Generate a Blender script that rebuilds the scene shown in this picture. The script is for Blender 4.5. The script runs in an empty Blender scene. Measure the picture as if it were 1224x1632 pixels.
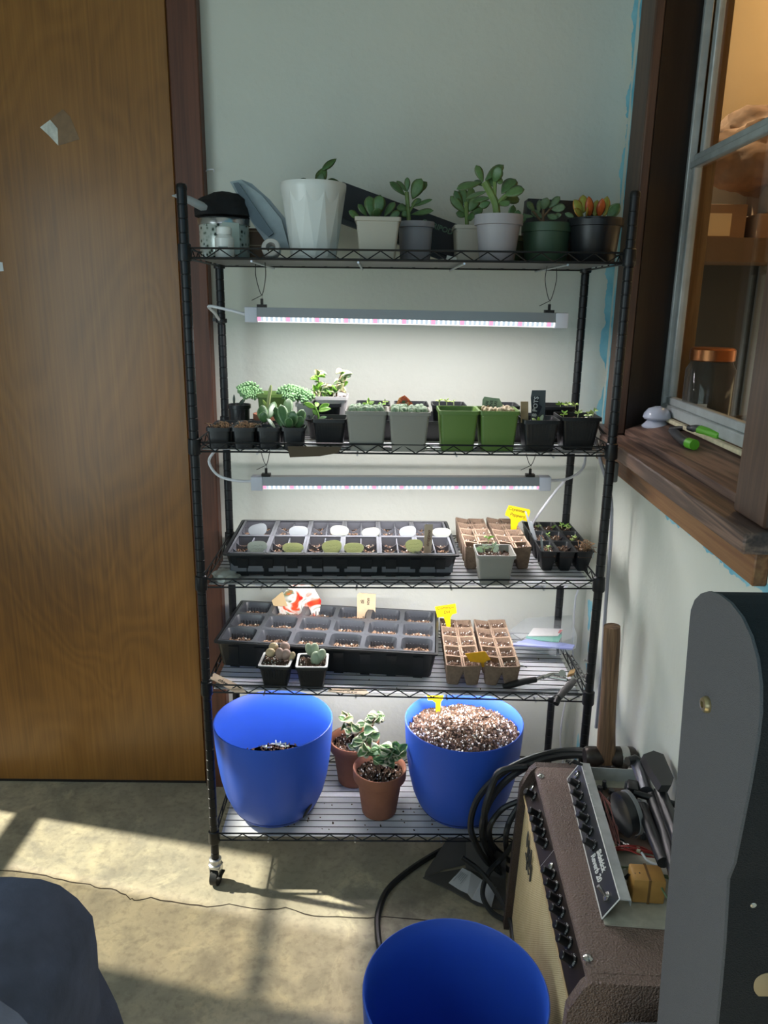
import bpy, bmesh, math, random
from mathutils import Vector, Matrix, Euler
S = bpy.context.scene
COL = S.collection
R = math.radians
rnd = random.Random(7)

# ------------------------------------------------------------------ camera
CAM = Vector((0.3811, -1.5660, 1.3614)); YAW, PIT, ROL = 0.007152, 0.264160, 0.014978; FPX = 1226.374
fw = Vector((math.sin(YAW)*math.cos(PIT), math.cos(YAW)*math.cos(PIT), -math.sin(PIT)))
ri0 = Vector((math.cos(YAW), -math.sin(YAW), 0)); up0 = ri0.cross(fw)
ri = ri0*math.cos(ROL)+up0*math.sin(ROL); up = up0*math.cos(ROL)-ri0*math.sin(ROL)
cd = bpy.data.cameras.new('camera'); cam = bpy.data.objects.new('camera', cd); COL.objects.link(cam)
cd.sensor_fit = 'HORIZONTAL'; cd.sensor_width = 36; cd.lens = 36*FPX/1224; cd.clip_start = .05
m3 = Matrix((ri, up, -fw)).transposed()
cam.matrix_world = Matrix.Translation(CAM) @ m3.to_4x4()
S.camera = cam
# ------------------------------------------------------------------ world, lights, exposure
w = bpy.data.worlds.new('sky'); S.world = w; w.use_nodes = True
bg = w.node_tree.nodes['Background']; bg.inputs[0].default_value = (.62, .78, 1, 1); bg.inputs[1].default_value = .9
def light(name, kind, loc, energy, color, **k):
    l = bpy.data.lights.new(name, kind); l.energy = energy; l.color = color
    for a, v in k.items(): setattr(l, a, v)
    o = bpy.data.objects.new(name, l); o.location = loc; COL.objects.link(o); return o
def aim(o, d): o.rotation_euler = Vector(d).to_track_quat('-Z', 'Y').to_euler()
aim(light('sun', 'SUN', (-3, 1, 3), 11.5, (1, .93, .80), angle=R(1.4)), (.70, -.164, -.70))
aim(light('left_fill_light', 'AREA', (-1.03, -1.62, 1.05), 18, (.80, .97, .95), shape='RECTANGLE', size=1.5, size_y=1.5), (1, .06, -.10))  # added fill from the left, standing in for daylight from an unseen source
aim(light('rear_fill_light', 'AREA', (.0, -3.45, 1.5), 3.0, (.86, .97, .97), shape='RECTANGLE', size=1.7, size_y=1.5), (0, 1, -.05))  # added weak frontal fill behind the camera, no known window there
S.view_settings.view_transform = 'Standard'; S.view_settings.look = 'None'
S.view_settings.gamma = 1; S.view_settings.use_curve_mapping = False; S.view_settings.exposure = 0.0

# ------------------------------------------------------------------ helpers
def lin(c): return tuple((v/255/12.92 if v/255 <= .04045 else ((v/255+.055)/1.055)**2.4) for v in c)
def rayd(px, py): return fw + ri*((px-612)/FPX) - up*((py-816)/FPX)
def at(px, py, Y):                      # world point seen at a photo pixel, lying in the vertical plane y = Y
    d = rayd(px, py); return CAM + d*((Y-CAM.y)/d.y)
def atz(px, py, Z):
    d = rayd(px, py); return CAM + d*((Z-CAM.z)/d.z)
class NT:
    def __init__(s, m): s.t = m.node_tree; s.n = s.t.nodes; s.l = s.t.links; s.b = s.n['Principled BSDF']
    def add(s, k, **p):
        x = s.n.new(k)
        for a, v in p.items():
            if a.startswith('i_'): x.inputs[a[2:].replace('_', ' ')].default_value = v
            else: setattr(x, a, v)
        return x
    def link(s, a, b): s.l.new(a, b)
    def coord(s, which='Object', scale=(1, 1, 1), rot=(0, 0, 0)):
        c = s.add('ShaderNodeTexCoord'); m = s.add('ShaderNodeMapping'); m.inputs['Scale'].default_value = scale; m.inputs['Rotation'].default_value = rot
        s.link(c.outputs[which], m.inputs['Vector']); return m.outputs[0]
    def noise(s, v, scale, detail=4, rough=.55, dist=0):
        x = s.add('ShaderNodeTexNoise'); x.inputs['Scale'].default_value = scale; x.inputs['Detail'].default_value = detail
        x.inputs['Roughness'].default_value = rough; x.inputs['Distortion'].default_value = dist; s.link(v, x.inputs['Vector']); return x.outputs['Fac']
    def ramp(s, f, stops):
        x = s.add('ShaderNodeValToRGB'); e = x.color_ramp.elements
        while len(e) < len(stops): e.new(.5)
        for i, (p, c) in enumerate(stops): e[i].position = p; e[i].color = (*c, 1) if len(c) == 3 else c
        s.link(f, x.inputs[0]); return x.outputs[0]
    def mix(s, f, a, b, mode='MIX'):
        x = s.add('ShaderNodeMix', data_type='RGBA', blend_type=mode)
        for i, v in ((0, f), (6, a), (7, b)):
            if hasattr(v, 'is_linked') or hasattr(v, 'links'): s.link(v, x.inputs[i])
            else: x.inputs[i].default_value = v if i == 0 else (*v, 1)
        return x.outputs[2]
    def math(s, op, a, b=0, clamp=False):
        x = s.add('ShaderNodeMath', operation=op, use_clamp=clamp)
        for i, v in ((0, a), (1, b)):
            if hasattr(v, 'links'): s.link(v, x.inputs[i])
            else: x.inputs[i].default_value = v
        return x.outputs[0]
    def bump(s, h, strength, dist=.01):
        x = s.add('ShaderNodeBump'); x.inputs['Strength'].default_value = strength; x.inputs['Distance'].default_value = dist
        s.link(h, x.inputs['Height']); s.link(x.outputs[0], s.b.inputs['Normal'])
MATS = {}
def pm(name, c, rough=.5, metal=0, var=0, vs=40, bump=0, bs=200, trans=0, emit=None, estr=0, coat=0, sss=0, bd=.002, spec=None):
    if name in MATS: return MATS[name]
    m = bpy.data.materials.new(name); m.use_nodes = True; k = NT(m); b = k.b
    b.inputs['Base Color'].default_value = (*lin(c), 1); b.inputs['Roughness'].default_value = rough; b.inputs['Metallic'].default_value = metal
    if spec is not None: b.inputs['Specular IOR Level'].default_value = spec
    if coat: b.inputs['Coat Weight'].default_value = coat
    if trans: b.inputs['Transmission Weight'].default_value = trans
    if sss: b.inputs['Subsurface Weight'].default_value = sss; b.inputs['Subsurface Radius'].default_value = (.004, .006, .003)
    if emit: b.inputs['Emission Color'].default_value = (*lin(emit), 1); b.inputs['Emission Strength'].default_value = estr
    if var or bump:
        v = k.coord()
        if var:
            f = k.noise(v, vs); hi = tuple(min(1, x*(1+var)) for x in lin(c)); lo = tuple(x*(1-var) for x in lin(c))
            k.link(k.ramp(f, [(.3, lo), (.7, hi)]), b.inputs['Base Color'])
        if bump: k.bump(k.noise(v, bs, 3), bump, bd)
    MATS[name] = m; return m
def obj(name, me, mat=None, parent=None, M=None):
    o = bpy.data.objects.new(name, me); COL.objects.link(o)
    if mat and len(me.materials) == 0: me.materials.append(mat)
    if parent: o.parent = parent
    if M is not None: o.matrix_local = M
    return o
def tag(o, label=None, cat=None, group=None, kind=None):
    for k, v in (('label', label), ('category', cat), ('group', group), ('kind', kind)):
        if v: o[k] = v
    return o
def thing(name, label, cat, loc=(0, 0, 0), rz=0, group=None):
    o = bpy.data.objects.new(name, None); COL.objects.link(o); o.location = loc; o.rotation_euler = (0, 0, rz); o.empty_display_size = .02
    return tag(o, label, cat, group)
def frame(d, nrm=None):                 # X along d, Z near nrm
    x = Vector(d).normalized(); n = Vector(nrm if nrm is not None else (0, 0, 1))
    z = n - x*n.dot(x)
    if z.length < 1e-5: z = Vector((1, 0, 0)) - x*x.x
    z.normalize(); y = z.cross(x); return Matrix((x, y, z)).transposed()
class MB:
    def __init__(s): s.bm = bmesh.new()
    def box(s, c, d, rot=None):
        M = Matrix.Translation(c) @ ((rot if isinstance(rot, Matrix) else Euler(rot).to_matrix()).to_4x4() if rot is not None else Matrix()) @ Matrix.Diagonal((*d, 1))
        bmesh.ops.create_cube(s.bm, size=1, matrix=M); return s
    def bx(s, a, b): return s.box([(x+y)/2 for x, y in zip(a, b)], [abs(y-x) for x, y in zip(a, b)])
    def loft(s, rings, cap0=True, cap1=True, closed=True):
        V = [[s.bm.verts.new(p) for p in r] for r in rings]; n = len(V[0])
        for a, b in zip(V, V[1:]):
            for i in range(n if closed else n-1):
                try: s.bm.faces.new((a[i], a[(i+1) % n], b[(i+1) % n], b[i]))
                except ValueError: pass
        if cap0: s.bm.faces.new(V[0][::-1])
        if cap1: s.bm.faces.new(V[-1])
        return s
    def lathe(s, prof, n=24, c=(0, 0, 0), M=None, cap0=True, cap1=True):
        rings = [[Vector((r*math.cos(2*math.pi*i/n), r*math.sin(2*math.pi*i/n), z)) for i in range(n)] for r, z in prof]
        rings = [[(M @ p if M else p)+Vector(c) for p in q] for q in rings]
        return s.loft(rings, cap0, cap1)
    def cyl(s, p0, p1, r0, r1=None, n=12):
        p0, p1 = Vector(p0), Vector(p1); r1 = r0 if r1 is None else r1; q = frame(p1-p0)
        ring = lambda p, r: [p + q @ Vector((0, r*math.cos(2*math.pi*i/n), r*math.sin(2*math.pi*i/n))) for i in range(n)]
        return s.loft([ring(p0, r0), ring(p1, r1)])
    def tube(s, pts, r, n=6):
        P = [Vector(p) for p in pts]; nrm = Vector((.31, .2, .93)); rings = []
        for i, p in enumerate(P):
            d = P[min(i+1, len(P)-1)]-P[max(i-1, 0)]; q = frame(d, nrm); nrm = q @ Vector((0, 0, 1))
            rr = r[i] if isinstance(r, (list, tuple)) else r
            rings.append([p + q @ Vector((0, rr*math.cos(2*math.pi*j/n), rr*math.sin(2*math.pi*j/n))) for j in range(n)])
        return s.loft(rings)
    def ell(s, c, r, rot=None, u=12, v=8):
        q = (rot if isinstance(rot, Matrix) else Euler(rot).to_matrix()) if rot is not None else Matrix.Identity(3); c = Vector(c); rings = []
        for j in range(v+1):
            a = math.pi*min(.995, max(.005, j/v)); sa, ca = math.sin(a)*1., -math.cos(a)
            rings.append([c + q @ Vector((r[0]*sa*math.cos(2*math.pi*i/u), r[1]*sa*math.sin(2*math.pi*i/u), r[2]*ca)) for i in range(u)])
        return s.loft(rings)
    def prism(s, pts, a, b):            # pts: 3D outline offset by vectors a and b
        a, b = Vector(a), Vector(b); return s.loft([[Vector(p)+a for p in pts], [Vector(p)+b for p in pts]])
    def quad(s, *p):
        s.bm.faces.new([s.bm.verts.new(q) for q in p]); return s
    def done(s, smooth=True, bevel=0, seg=2, ang=40):
        if bevel:
            es = [e for e in s.bm.edges if len(e.link_faces) == 2 and e.calc_face_angle(0) > R(30)]
            bmesh.ops.bevel(s.bm, geom=es, offset=bevel, segments=seg, affect='EDGES', profile=.5)
        bmesh.ops.recalc_face_normals(s.bm, faces=s.bm.faces)
        me = bpy.data.meshes.new('m'); s.bm.to_mesh(me); s.bm.free()
        if smooth:
            me.polygons.foreach_set('use_smooth', [True]*len(me.polygons))
            me.set_sharp_from_angle(angle=R(ang))
        return me
    def obj(s, name, mat, parent=None, M=None, **k):
        me = s.done(**k); me.name = name; return obj(name, me, mat, parent, M)
def smoothpath(P, k=6):                  # Catmull-Rom
    P = [Vector(p) for p in P]; Q = [P[0]*2-P[1]]+P+[P[-1]*2-P[-2]]; out = []
    for i in range(1, len(Q)-2):
        for j in range(k):
            t = j/k; a, b, c, d = Q[i-1:i+3]
            out.append(.5*((2*b)+(c-a)*t+(2*a-5*b+4*c-d)*t*t+(3*b-a-3*c+d)*t**3))
    return out+[P[-1]]
def rsq(w, d, r, z, n=4, c=(0, 0)):       # rounded rectangle ring
    out = []
    for (sx, sy, a0) in ((1, 1, 0), (-1, 1, 90), (-1, -1, 180), (1, -1, 270)):
        for i in range(n):
            a = R(a0+90*i/(n-1)); out.append(Vector((c[0]+sx*(w/2-r)+r*math.cos(a), c[1]+sy*(d/2-r)+r*math.sin(a), z)))
    return out
def vnoise(*a): 
    from mathutils import noise
    return noise.noise(Vector(a))
FONT = {}
def text(txt, size, mat, parent, M, name='lettering', ext=.0004, shear=0, align='CENTER', bold=0, space=1):
    c = bpy.data.curves.new('t', 'FONT'); c.body = txt; c.size = size; c.extrude = ext; c.shear = shear; c.align_x = align; c.align_y = 'CENTER'; c.offset = bold; c.space_line = space; c.resolution_u = 3
    t = bpy.data.objects.new('t', c)
    me = bpy.data.meshes.new_from_object(t); bpy.data.objects.remove(t); bpy.data.curves.remove(c)
    me.materials.clear(); me.name = name
    return obj(name, me, mat, parent, M)
def basis(o, x, y):                      # 4x4 with given origin, x axis, y axis
    x = Vector(x).normalized(); y = Vector(y); y = (y-x*y.dot(x)).normalized(); z = x.cross(y)
    return Matrix.Translation(o) @ Matrix((x, y, z)).transposed().to_4x4()

# ------------------------------------------------------------------ setting
XR, YB = .955, .42                       # corner of the back and the right wall
AW = R(2.0)
MW = Matrix.Translation((XR, YB, 0)) @ Matrix(((-math.sin(AW), math.cos(AW), 0), (-math.cos(AW), -math.sin(AW), 0), (0, 0, 1))).to_4x4()
def plaster(name, cyan=False):
    m = bpy.data.materials.new(name); m.use_nodes = True; k = NT(m); v = k.coord()
    base = k.ramp(k.noise(v, 3, 5), [(.3, lin((207, 210, 200))), (.7, lin((214, 217, 207)))])
    if cyan == 'back':
        s = k.add('ShaderNodeSeparateXYZ'); k.link(v, s.inputs[0]); n = k.math('MULTIPLY', k.math('SUBTRACT', k.noise(v, 7, 5), .5), .09)
        a = k.math('GREATER_THAN', k.math('ADD', s.outputs[0], n), k.math('ADD', .948, k.math('MULTIPLY', k.math('LESS_THAN', s.outputs[2], 1.08), .03)))
        base = k.mix(a, base, k.ramp(k.noise(v, 14, 4), [(.35, lin((92, 176, 205))), (.65, lin((150, 208, 222)))]))
    elif cyan:
        s = k.add('ShaderNodeSeparateXYZ'); k.link(v, s.inputs[0]); u, z = s.outputs[0], s.outputs[2]
        n = k.math('MULTIPLY', k.math('SUBTRACT', k.noise(v, 9, 5), .5), .10)
        n2 = k.math('MULTIPLY', k.math('SUBTRACT', k.noise(v, 22, 5), .5), .05)
        a = k.math('MULTIPLY', k.math('GREATER_THAN', k.math('ADD', u, n), .02), k.math('MULTIPLY', k.math('LESS_THAN', u, .14), k.math('GREATER_THAN', z, 1.0)))
        b = k.math('MULTIPLY', k.math('LESS_THAN', k.math('ABSOLUTE', k.math('ADD', k.math('SUBTRACT', u, .055), n)), .03), k.math('LESS_THAN', z, 1.02))
        b = k.math('MULTIPLY', b, k.math('GREATER_THAN', k.noise(v, 6, 3), .56))
        c = k.math('MULTIPLY', k.math('GREATER_THAN', k.math('ADD', z, n2), .975), k.math('MULTIPLY', k.math('GREATER_THAN', u, .45), k.math('LESS_THAN', z, .995)))
        d = k.math('MULTIPLY', k.math('GREATER_THAN', k.math('ADD', u, n), 1.0), k.math('GREATER_THAN', k.math('ADD', z, n), .93))
        f = k.math('MAXIMUM', k.math('MAXIMUM', a, b), k.math('MAXIMUM', c, d))
        cc = k.ramp(k.noise(v, 14, 4), [(.35, lin((92, 176, 205))), (.65, lin((150, 208, 222)))])
        base = k.mix(f, base, cc)
    k.link(base, k.b.inputs['Base Color']); k.b.inputs['Roughness'].default_value = .55
    h = k.math('ADD', k.noise(v, 55, 4), k.math('MULTIPLY', k.noise(v, 9, 3), .8)); k.bump(h, .22, .006)
    return m
m_wall = plaster('sage_plaster', 'back'); m_wallr = plaster('sage_plaster_with_blue_edges', True)
def wood(name, c1, c2, c3, scale, axis=2, rough=.45, coat=0, ringy=.0, bump=.05):
    m = bpy.data.materials.new(name); m.use_nodes = True; k = NT(m)
    sc = [7, 7, 7]; sc[axis] = .55; v = k.coord(scale=[x*scale for x in sc])
    n1 = k.noise(v, 1, 3, .5, .6); fine = [60, 60, 60]; fine[axis] = 1.6; n2 = k.noise(k.coord(scale=[x*scale for x in fine]), 2, 3)
    wv = k.add('ShaderNodeMath', operation='SINE'); k.link(k.math('MULTIPLY', n1, 46), wv.inputs[0])
    f = k.math('ADD', k.math('MULTIPLY', wv.outputs[0], .10+ringy), k.math('ADD', k.math('MULTIPLY', n2, .5), k.math('MULTIPLY', n1, .35)))
    k.link(k.ramp(f, [(.15, lin(c1)), (.42, lin(c2)), (.75, lin(c3))]), k.b.inputs['Base Color'])
    k.b.inputs['Roughness'].default_value = rough; k.b.inputs['Coat Weight'].default_value = coat; k.b.inputs['Coat Roughness'].default_value = .25
    k.bump(n2, bump, .002); return m
def plywood():
    m = bpy.data.materials.new('varnished_plywood'); m.use_nodes = True; k = NT(m)
    wv = k.noise(k.coord(scale=(2.6, 1, 1.15)), 1, 2, .5, 1.1); n2 = k.noise(k.coord(scale=(150, 10, 2.2)), 1, 2); big = k.noise(k.coord(), 1.6, 3)
    ring = k.math('SINE', k.math('ADD', k.math('MULTIPLY', wv, 95), k.math('MULTIPLY', k.noise(k.coord(scale=(30, 3, 4)), 1, 2), .8)))
    f = k.math('ADD', k.math('MULTIPLY', ring, .032), k.math('ADD', k.math('MULTIPLY', n2, .40), k.math('MULTIPLY', big, .55)))
    k.link(k.ramp(f, [(.22, lin((92, 58, 20))), (.45, lin((130, 86, 32))), (.70, lin((158, 108, 46)))]), k.b.inputs['Base Color'])
    k.b.inputs['Roughness'].default_value = .38; k.b.inputs['Coat Weight'].default_value = .25; k.b.inputs['Coat Roughness'].default_value = .22
    k.bump(k.math('ADD', ring, k.math('MULTIPLY', n2, 2)), .05, .001); return m
m_door = plywood()
m_trim = wood('reddish_stained_pine', (70, 40, 28), (92, 54, 38), (112, 68, 48), 2, 2, .5)
m_trimdark = wood('dark_brown_stained_jamb', (22, 15, 13), (29, 21, 18), (38, 27, 22), 2, 2, .6)
m_casing = wood('brown_window_casing', (58, 42, 34), (80, 58, 46), (102, 74, 58), 2, 2, .5)
m_sill = wood('worn_brown_sill', (58, 45, 40), (92, 71, 62), (138, 110, 94), 2.2, 0, .55, 0, .06, .12)
m_apron = wood('orange_brown_apron', (86, 60, 40), (128, 86, 54), (152, 112, 72), 2.2, 0, .55, 0, .05, .1)
def concrete():
    m = bpy.data.materials.new('stained_concrete'); m.use_nodes = True; k = NT(m); v = k.coord()
    a = k.noise(v, 2.3, 6, .6, .8); b = k.noise(v, 9, 8, .65, .4); c = k.noise(v, 60, 4, .6)
    base = k.ramp(a, [(.30, lin((136, 128, 109))), (.45, lin((170, 160, 138))), (.58, lin((184, 174, 147))), (.72, lin((197, 182, 146)))])
    base = k.mix(k.ramp(b, [(.42, (0, 0, 0)), (.62, (1, 1, 1))]), base, lin((150, 143, 124)))
    base = k.mix(k.math('MULTIPLY', k.ramp(k.noise(v, 5, 9, .7, 1.2), [(.56, (0, 0, 0)), (.66, (1, 1, 1))]), .5), base, lin((210, 197, 164)))
    base = k.mix(k.math('MULTIPLY', k.ramp(k.noise(v, 3.1, 6, .65, .5), [(.55, (0, 0, 0)), (.70, (1, 1, 1))]), .6), base, lin((112, 104, 90)))
    base = k.mix(k.math('MULTIPLY', k.ramp(c, [(.35, (1, 1, 1)), (.5, (0, 0, 0))]), .35), base, lin((112, 106, 94)))
    k.link(base, k.b.inputs['Base Color'])
    k.link(k.ramp(b, [(.3, (.42, .42, .42)), (.7, (.68, .68, .68))]), k.b.inputs['Roughness'])
    k.bump(k.math('ADD', k.math('MULTIPLY', b, 1.0), k.math('MULTIPLY', c, .35)), .35, .004); return m
m_floor = concrete()
st = lambda o: tag(o, kind='structure')
XL, YF, ZC = -1.05, -3.5, 2.6
flo = st(MB().bx((XL-.1, YF-.1, -.1), (XR+.15, 1.6, 0)).obj('floor', m_floor, smooth=False))
ck = MB()
crk = [(-40, 1376), (0, 1386), (60, 1392), (100, 1402), (135, 1408), (160, 1415), (185, 1419), (208, 1432), (215, 1434), (240, 1431), (290, 1440), (330, 1444), (365, 1441), (420, 1450), (455, 1447), (500, 1460), (560, 1463), (640, 1462), (720, 1472)]
P = [atz(x, y, .0006) for x, y in crk]; Q = []
for a, b in zip(P, P[1:]):
    for t in (0, .33, .66): Q.append(a.lerp(b, t)+Vector((0, rnd.uniform(-.003, .003), 0)))
ck.loft([[q+Vector((0, -.0012-.0008*rnd.random(), 0)), q+Vector((0, .0012+.0008*rnd.random(), 0))] for q in Q], False, False, False)
tag(ck.obj('crack', pm('crack_dark', (52, 44, 34), .9), flo, smooth=False), kind='stuff')
st(MB().bx((XL-.1, YF-.1, ZC), (XR+.15, .6, ZC+.1)).obj('ceiling', pm('ceiling_white', (200, 198, 190), .8), smooth=False))
wb = MB(); wb.bx((-.075, YB, 0), (XR+.12, YB+.1, ZC)); wb.bx((XL-.1, YB, 0), (-.93, YB+.1, ZC)); wb.bx((-.93, YB, 2.09), (-.075, YB+.1, ZC))
st(wb.obj('wall_back', m_wall, smooth=False))
wr = MB()
for a, b in (((-.1, 0, 0), (4.1, .12, 1.06)), ((-.1, 0, 1.06), (.145, .12, ZC)), ((.93, 0, 1.06), (4.1, .12, ZC)), ((.21, 0, 2.36), (.93, .12, ZC))): wr.bx(a, b)
st(wr.obj('wall_right', m_wallr, None, MW, smooth=False))
# left wall: a narrow glazed opening by the corner that lets the sun in and a wide opening further back, made up to hold the left fill light
m_wl = pm('left_wall_paint', (196, 200, 190), .7)
wl = MB()
for y0, y1, z0, z1 in ((.388, .52, 0, ZC), (-.06, .388, 1.50, ZC), (-.87, -.06, 0, ZC), (-2.37, -.87, 0, .35), (-2.37, -.87, 1.85, ZC), (YF, -2.37, 0, ZC)): wl.bx((XL-.1, y0, z0), (XL, y1, z1))
st(wl.obj('wall_left', m_wl, smooth=False))
wf = MB()
for x0, x1, z0, z1 in ((XL-.1, -.85, 0, ZC), (.85, XR+.15, 0, ZC), (-.85, .85, 0, .75), (-.85, .85, 2.25, ZC)): wf.bx((x0, YF-.1, z0), (x1, YF, z1))  # wide opening in this unseen wall is made up around the rear fill
st(wf.obj('wall_front', m_wl, smooth=False))
m_frame = pm('white_window_frame', (215, 214, 208), .5)
def thinglass(name, tint=(1, 1, 1), refl=.08, haze=0, hz=(.8, .8, .8)):
    m = bpy.data.materials.new(name); m.use_nodes = True; k = NT(m)
    t = k.add('ShaderNodeBsdfTransparent'); t.inputs[0].default_value = (*tint, 1)
    g = k.add('ShaderNodeBsdfGlossy'); g.inputs['Roughness'].default_value = .03
    mx = k.add('ShaderNodeMixShader'); fr = k.add('ShaderNodeLayerWeight')
    k.link(k.math('ADD', k.math('MULTIPLY', k.math('POWER', fr.outputs['Facing'], 4), .6), refl*.5), mx.inputs[0]); k.link(t.outputs[0], mx.inputs[1]); k.link(g.outputs[0], mx.inputs[2])
    out = mx.outputs[0]
    if haze:
        d = k.add('ShaderNodeBsdfDiffuse'); d.inputs[0].default_value = (*hz, 1); m2 = k.add('ShaderNodeMixShader'); m2.inputs[0].default_value = haze
        k.link(out, m2.inputs[1]); k.link(d.outputs[0], m2.inputs[2]); out = m2.outputs[0]
    k.link(out, k.n['Material Output'].inputs[0]); return m
m_glass = thinglass('window_glass', (.93, .95, .94)); m_curt = thinglass('sheer_film', (.70, .68, .63), haze=.08)
def struct_root(name, M=None):
    o = bpy.data.objects.new(name, None); COL.objects.link(o)
    if M is not None: o.matrix_world = M
    return st(o)
w2 = struct_root('window_2')
MB().bx((XL-.06, -.06, 0), (XL-.03, -.035, 1.5)).obj('stile', m_frame, w2); MB().bx((XL-.099, .381, 0), (XL-.07, .388, 1.5)).obj('stile', m_frame, w2)
for z, hh in ((.50, .06), (1.22, .03)): MB().bx((XL-.055, -.035, z), (XL-.035, .388, z+hh)).obj('rail', m_frame, w2)
MB().bx((XL-.048, -.035, 0), (XL-.046, .18, 1.5)).obj('pane', m_curt, w2, smooth=False)
MB().bx((XL-.048, .195, 0), (XL-.046, .388, 1.5)).obj('pane', m_glass, w2, smooth=False)
# door with its casing
dr = struct_root('door_1')
MB().bx((-.905, .40, .008), (-.113, .435, 2.07)).obj('leaf', m_door, dr, bevel=.002, seg=1)
hg = MB(); hx = at(278, 120, .392)
for i in range(5): hg.cyl((hx.x, .394, hx.z-.048+i*.0205), (hx.x, .394, hx.z-.0285+i*.0205), .0055, n=10)
hg.bx((hx.x-.012, .398, hx.z-.048), (hx.x+.010, .401, hx.z+.054)); hg.obj('hinge', pm('brown_hinge', (66, 44, 34), .45, .3), dr)
st(MB().bx((-.108, .382, 0), (-.040, YB+.02, 2.12)).obj('trim_1', m_trim, bevel=.003, seg=1))
st(MB().bx((-.111, .41, 0), (-.09, YB+.05, 2.1)).obj('trim_2', m_trimdark))
st(MB().bx((-.9, .402, 0), (-.11, .5, .012)).obj('trim_3', m_trimdark))
# window in the right wall
st(MB().bx((.112, -.021, 1.078), (.225, .0, 2.5)).obj('trim_4', m_casing, None, MW, bevel=.003, seg=1))
st(MB().bx((.905, -.026, 1.078), (1.005, .0, 2.5)).obj('trim_5', m_casing, None, MW, bevel=.003, seg=1))
st(MB().prism([(.225, 0, 1.06), (.225, 0, 2.4), (.162, .10, 2.4), (.162, .10, 1.06)], (0, 0, 0), (-.012, 0.0, 0)).obj('trim_6', m_trimdark, None, MW, smooth=False))
st(MB().bx((.05, -.056, 1.047), (1.02, .0, 1.077)).obj('trim_7', m_sill, None, MW, bevel=.003, seg=1))
st(MB().prism([(.16, .0, 1.0), (.16, .0, 1.090), (.16, .13, 1.118), (.16, .13, 1.0)], (0, 0, 0), (.79, 0, 0)).obj('trim_8', m_sill, None, MW, bevel=.002, seg=1))
st(MB().bx((.06, -.021, .990), (.985, .0, 1.047)).obj('trim_9', m_apron, None, MW, bevel=.002, seg=1))
st(MB().bx((.93, .0, 1.06), (.945, .13, 2.4)).obj('trim_10', m_trimdark, None, MW))
m_alu = pm('weathered_aluminium', (178, 184, 184), .42, .3, .12, 30)
w1 = struct_root('window_1', MW)
MB().bx((.150, .094, 1.118), (.176, .112, 2.4)).obj('stile', m_alu, w1, bevel=.002, seg=1)
MB().bx((.184, .100, 1.135), (.200, .118, 1.66)).obj('stile', m_alu, w1, bevel=.002, seg=1)
MB().bx((.186, .112, 1.68), (.206, .126, 2.4)).obj('stile', m_alu, w1, bevel=.002, seg=1)
MB().bx((.176, .098, 1.653), (.94, .112, 1.668)).obj('rail', m_alu, w1, bevel=.002, seg=1)
MB().bx((.18, .104, 1.668), (.94, .122, 1.682)).obj('rail', m_alu, w1, bevel=.002, seg=1)
MB().bx((.176, .094, 1.122), (.94, .104, 1.146)).obj('rail', m_alu, w1, bevel=.002, seg=1)
MB().bx((.176, .100, 1.146), (.94, .116, 1.164)).obj('rail', m_alu, w1, bevel=.002, seg=1)
MB().bx((.165, .082, 1.112), (.94, .096, 1.121)).obj('track', pm('yellowed_caulk', (198, 190, 160), .6, 0, .2, 60), w1, bevel=.002, seg=1)
MB().bx((.2, .108, 1.16), (.94, .110, 1.656)).obj('pane', m_glass, w1, smooth=False)
MB().bx((.2, .116, 1.68), (.94, .118, 2.4)).obj('pane', m_glass, w1, smooth=False)

# ------------------------------------------------------------------ room seen through the window
m_warm = pm('cream_wall', (224, 200, 160), .7, 0, .05, 4)
st(MB().bx((-1.1, .12, 0), (-1.0, 1.7, 2.9)).obj('wall_beyond', m_warm, None, MW, smooth=False))
st(MB().bx((-1.1, 1.6, 0), (1.2, 1.7, 2.9)).obj('wall_beyond_right', m_warm, None, MW, smooth=False))
st(MB().bx((-1.1, .12, 2.8), (1.2, 1.7, 2.9)).obj('ceiling_beyond', m_warm, None, MW, smooth=False))
st(MB().bx((1.1, .12, 0), (1.2, 1.7, 2.9)).obj('wall_beyond_near', m_warm, None, MW, smooth=False))
st(MB().bx((-1.1, .12, -.1), (1.2, 1.7, .0)).obj('floor_beyond', pm('dark_floor', (70, 62, 54), .6), None, MW, smooth=False))
lo = MW @ Vector((-.55, 1.0, 2.45))
bulb = light('warm_bulb', 'POINT', lo, 11, (1, .66, .30), shadow_soft_size=.05)
m_blackp = pm('black_plastic', (24, 25, 27), .42)
def uvroot(name, label, cat, u, v, z, group=None):
    o = thing(name, label, cat, (0, 0, 0), 0, group); o.matrix_world = MW @ Matrix.Translation((u, v, z)); return o
sh = uvroot('storage_unit', 'dark storage unit with a pale board top seen through the window', 'cabinet', -.985, .28, 0)
MB().bx((0, 0, 0), (.30, 1.25, 1.50)).obj('body', pm('dark_cabinet', (60, 60, 58), .6), sh)
MB().bx((0, -.1, 1.50), (.50, 1.22, 1.57)).obj('top_board', pm('tan_board', (112, 84, 58), .6, 0, .1, 12), sh)  # overhang deepened to keep the warm bulb off the unit below
MB().bx((.30, .47, .3), (.32, 1.0, 1.38)).obj('door', pm('pale_grey_panel', (214, 214, 210), .5), sh, bevel=.004)
MB().bx((.30, .36, .2), (.315, .44, 1.5)).obj('upright', pm('grey_upright', (112, 110, 104), .5), sh, bevel=.003)
m_card = pm('brown_cardboard', (128, 98, 68), .75, 0, .08, 20)
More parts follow.
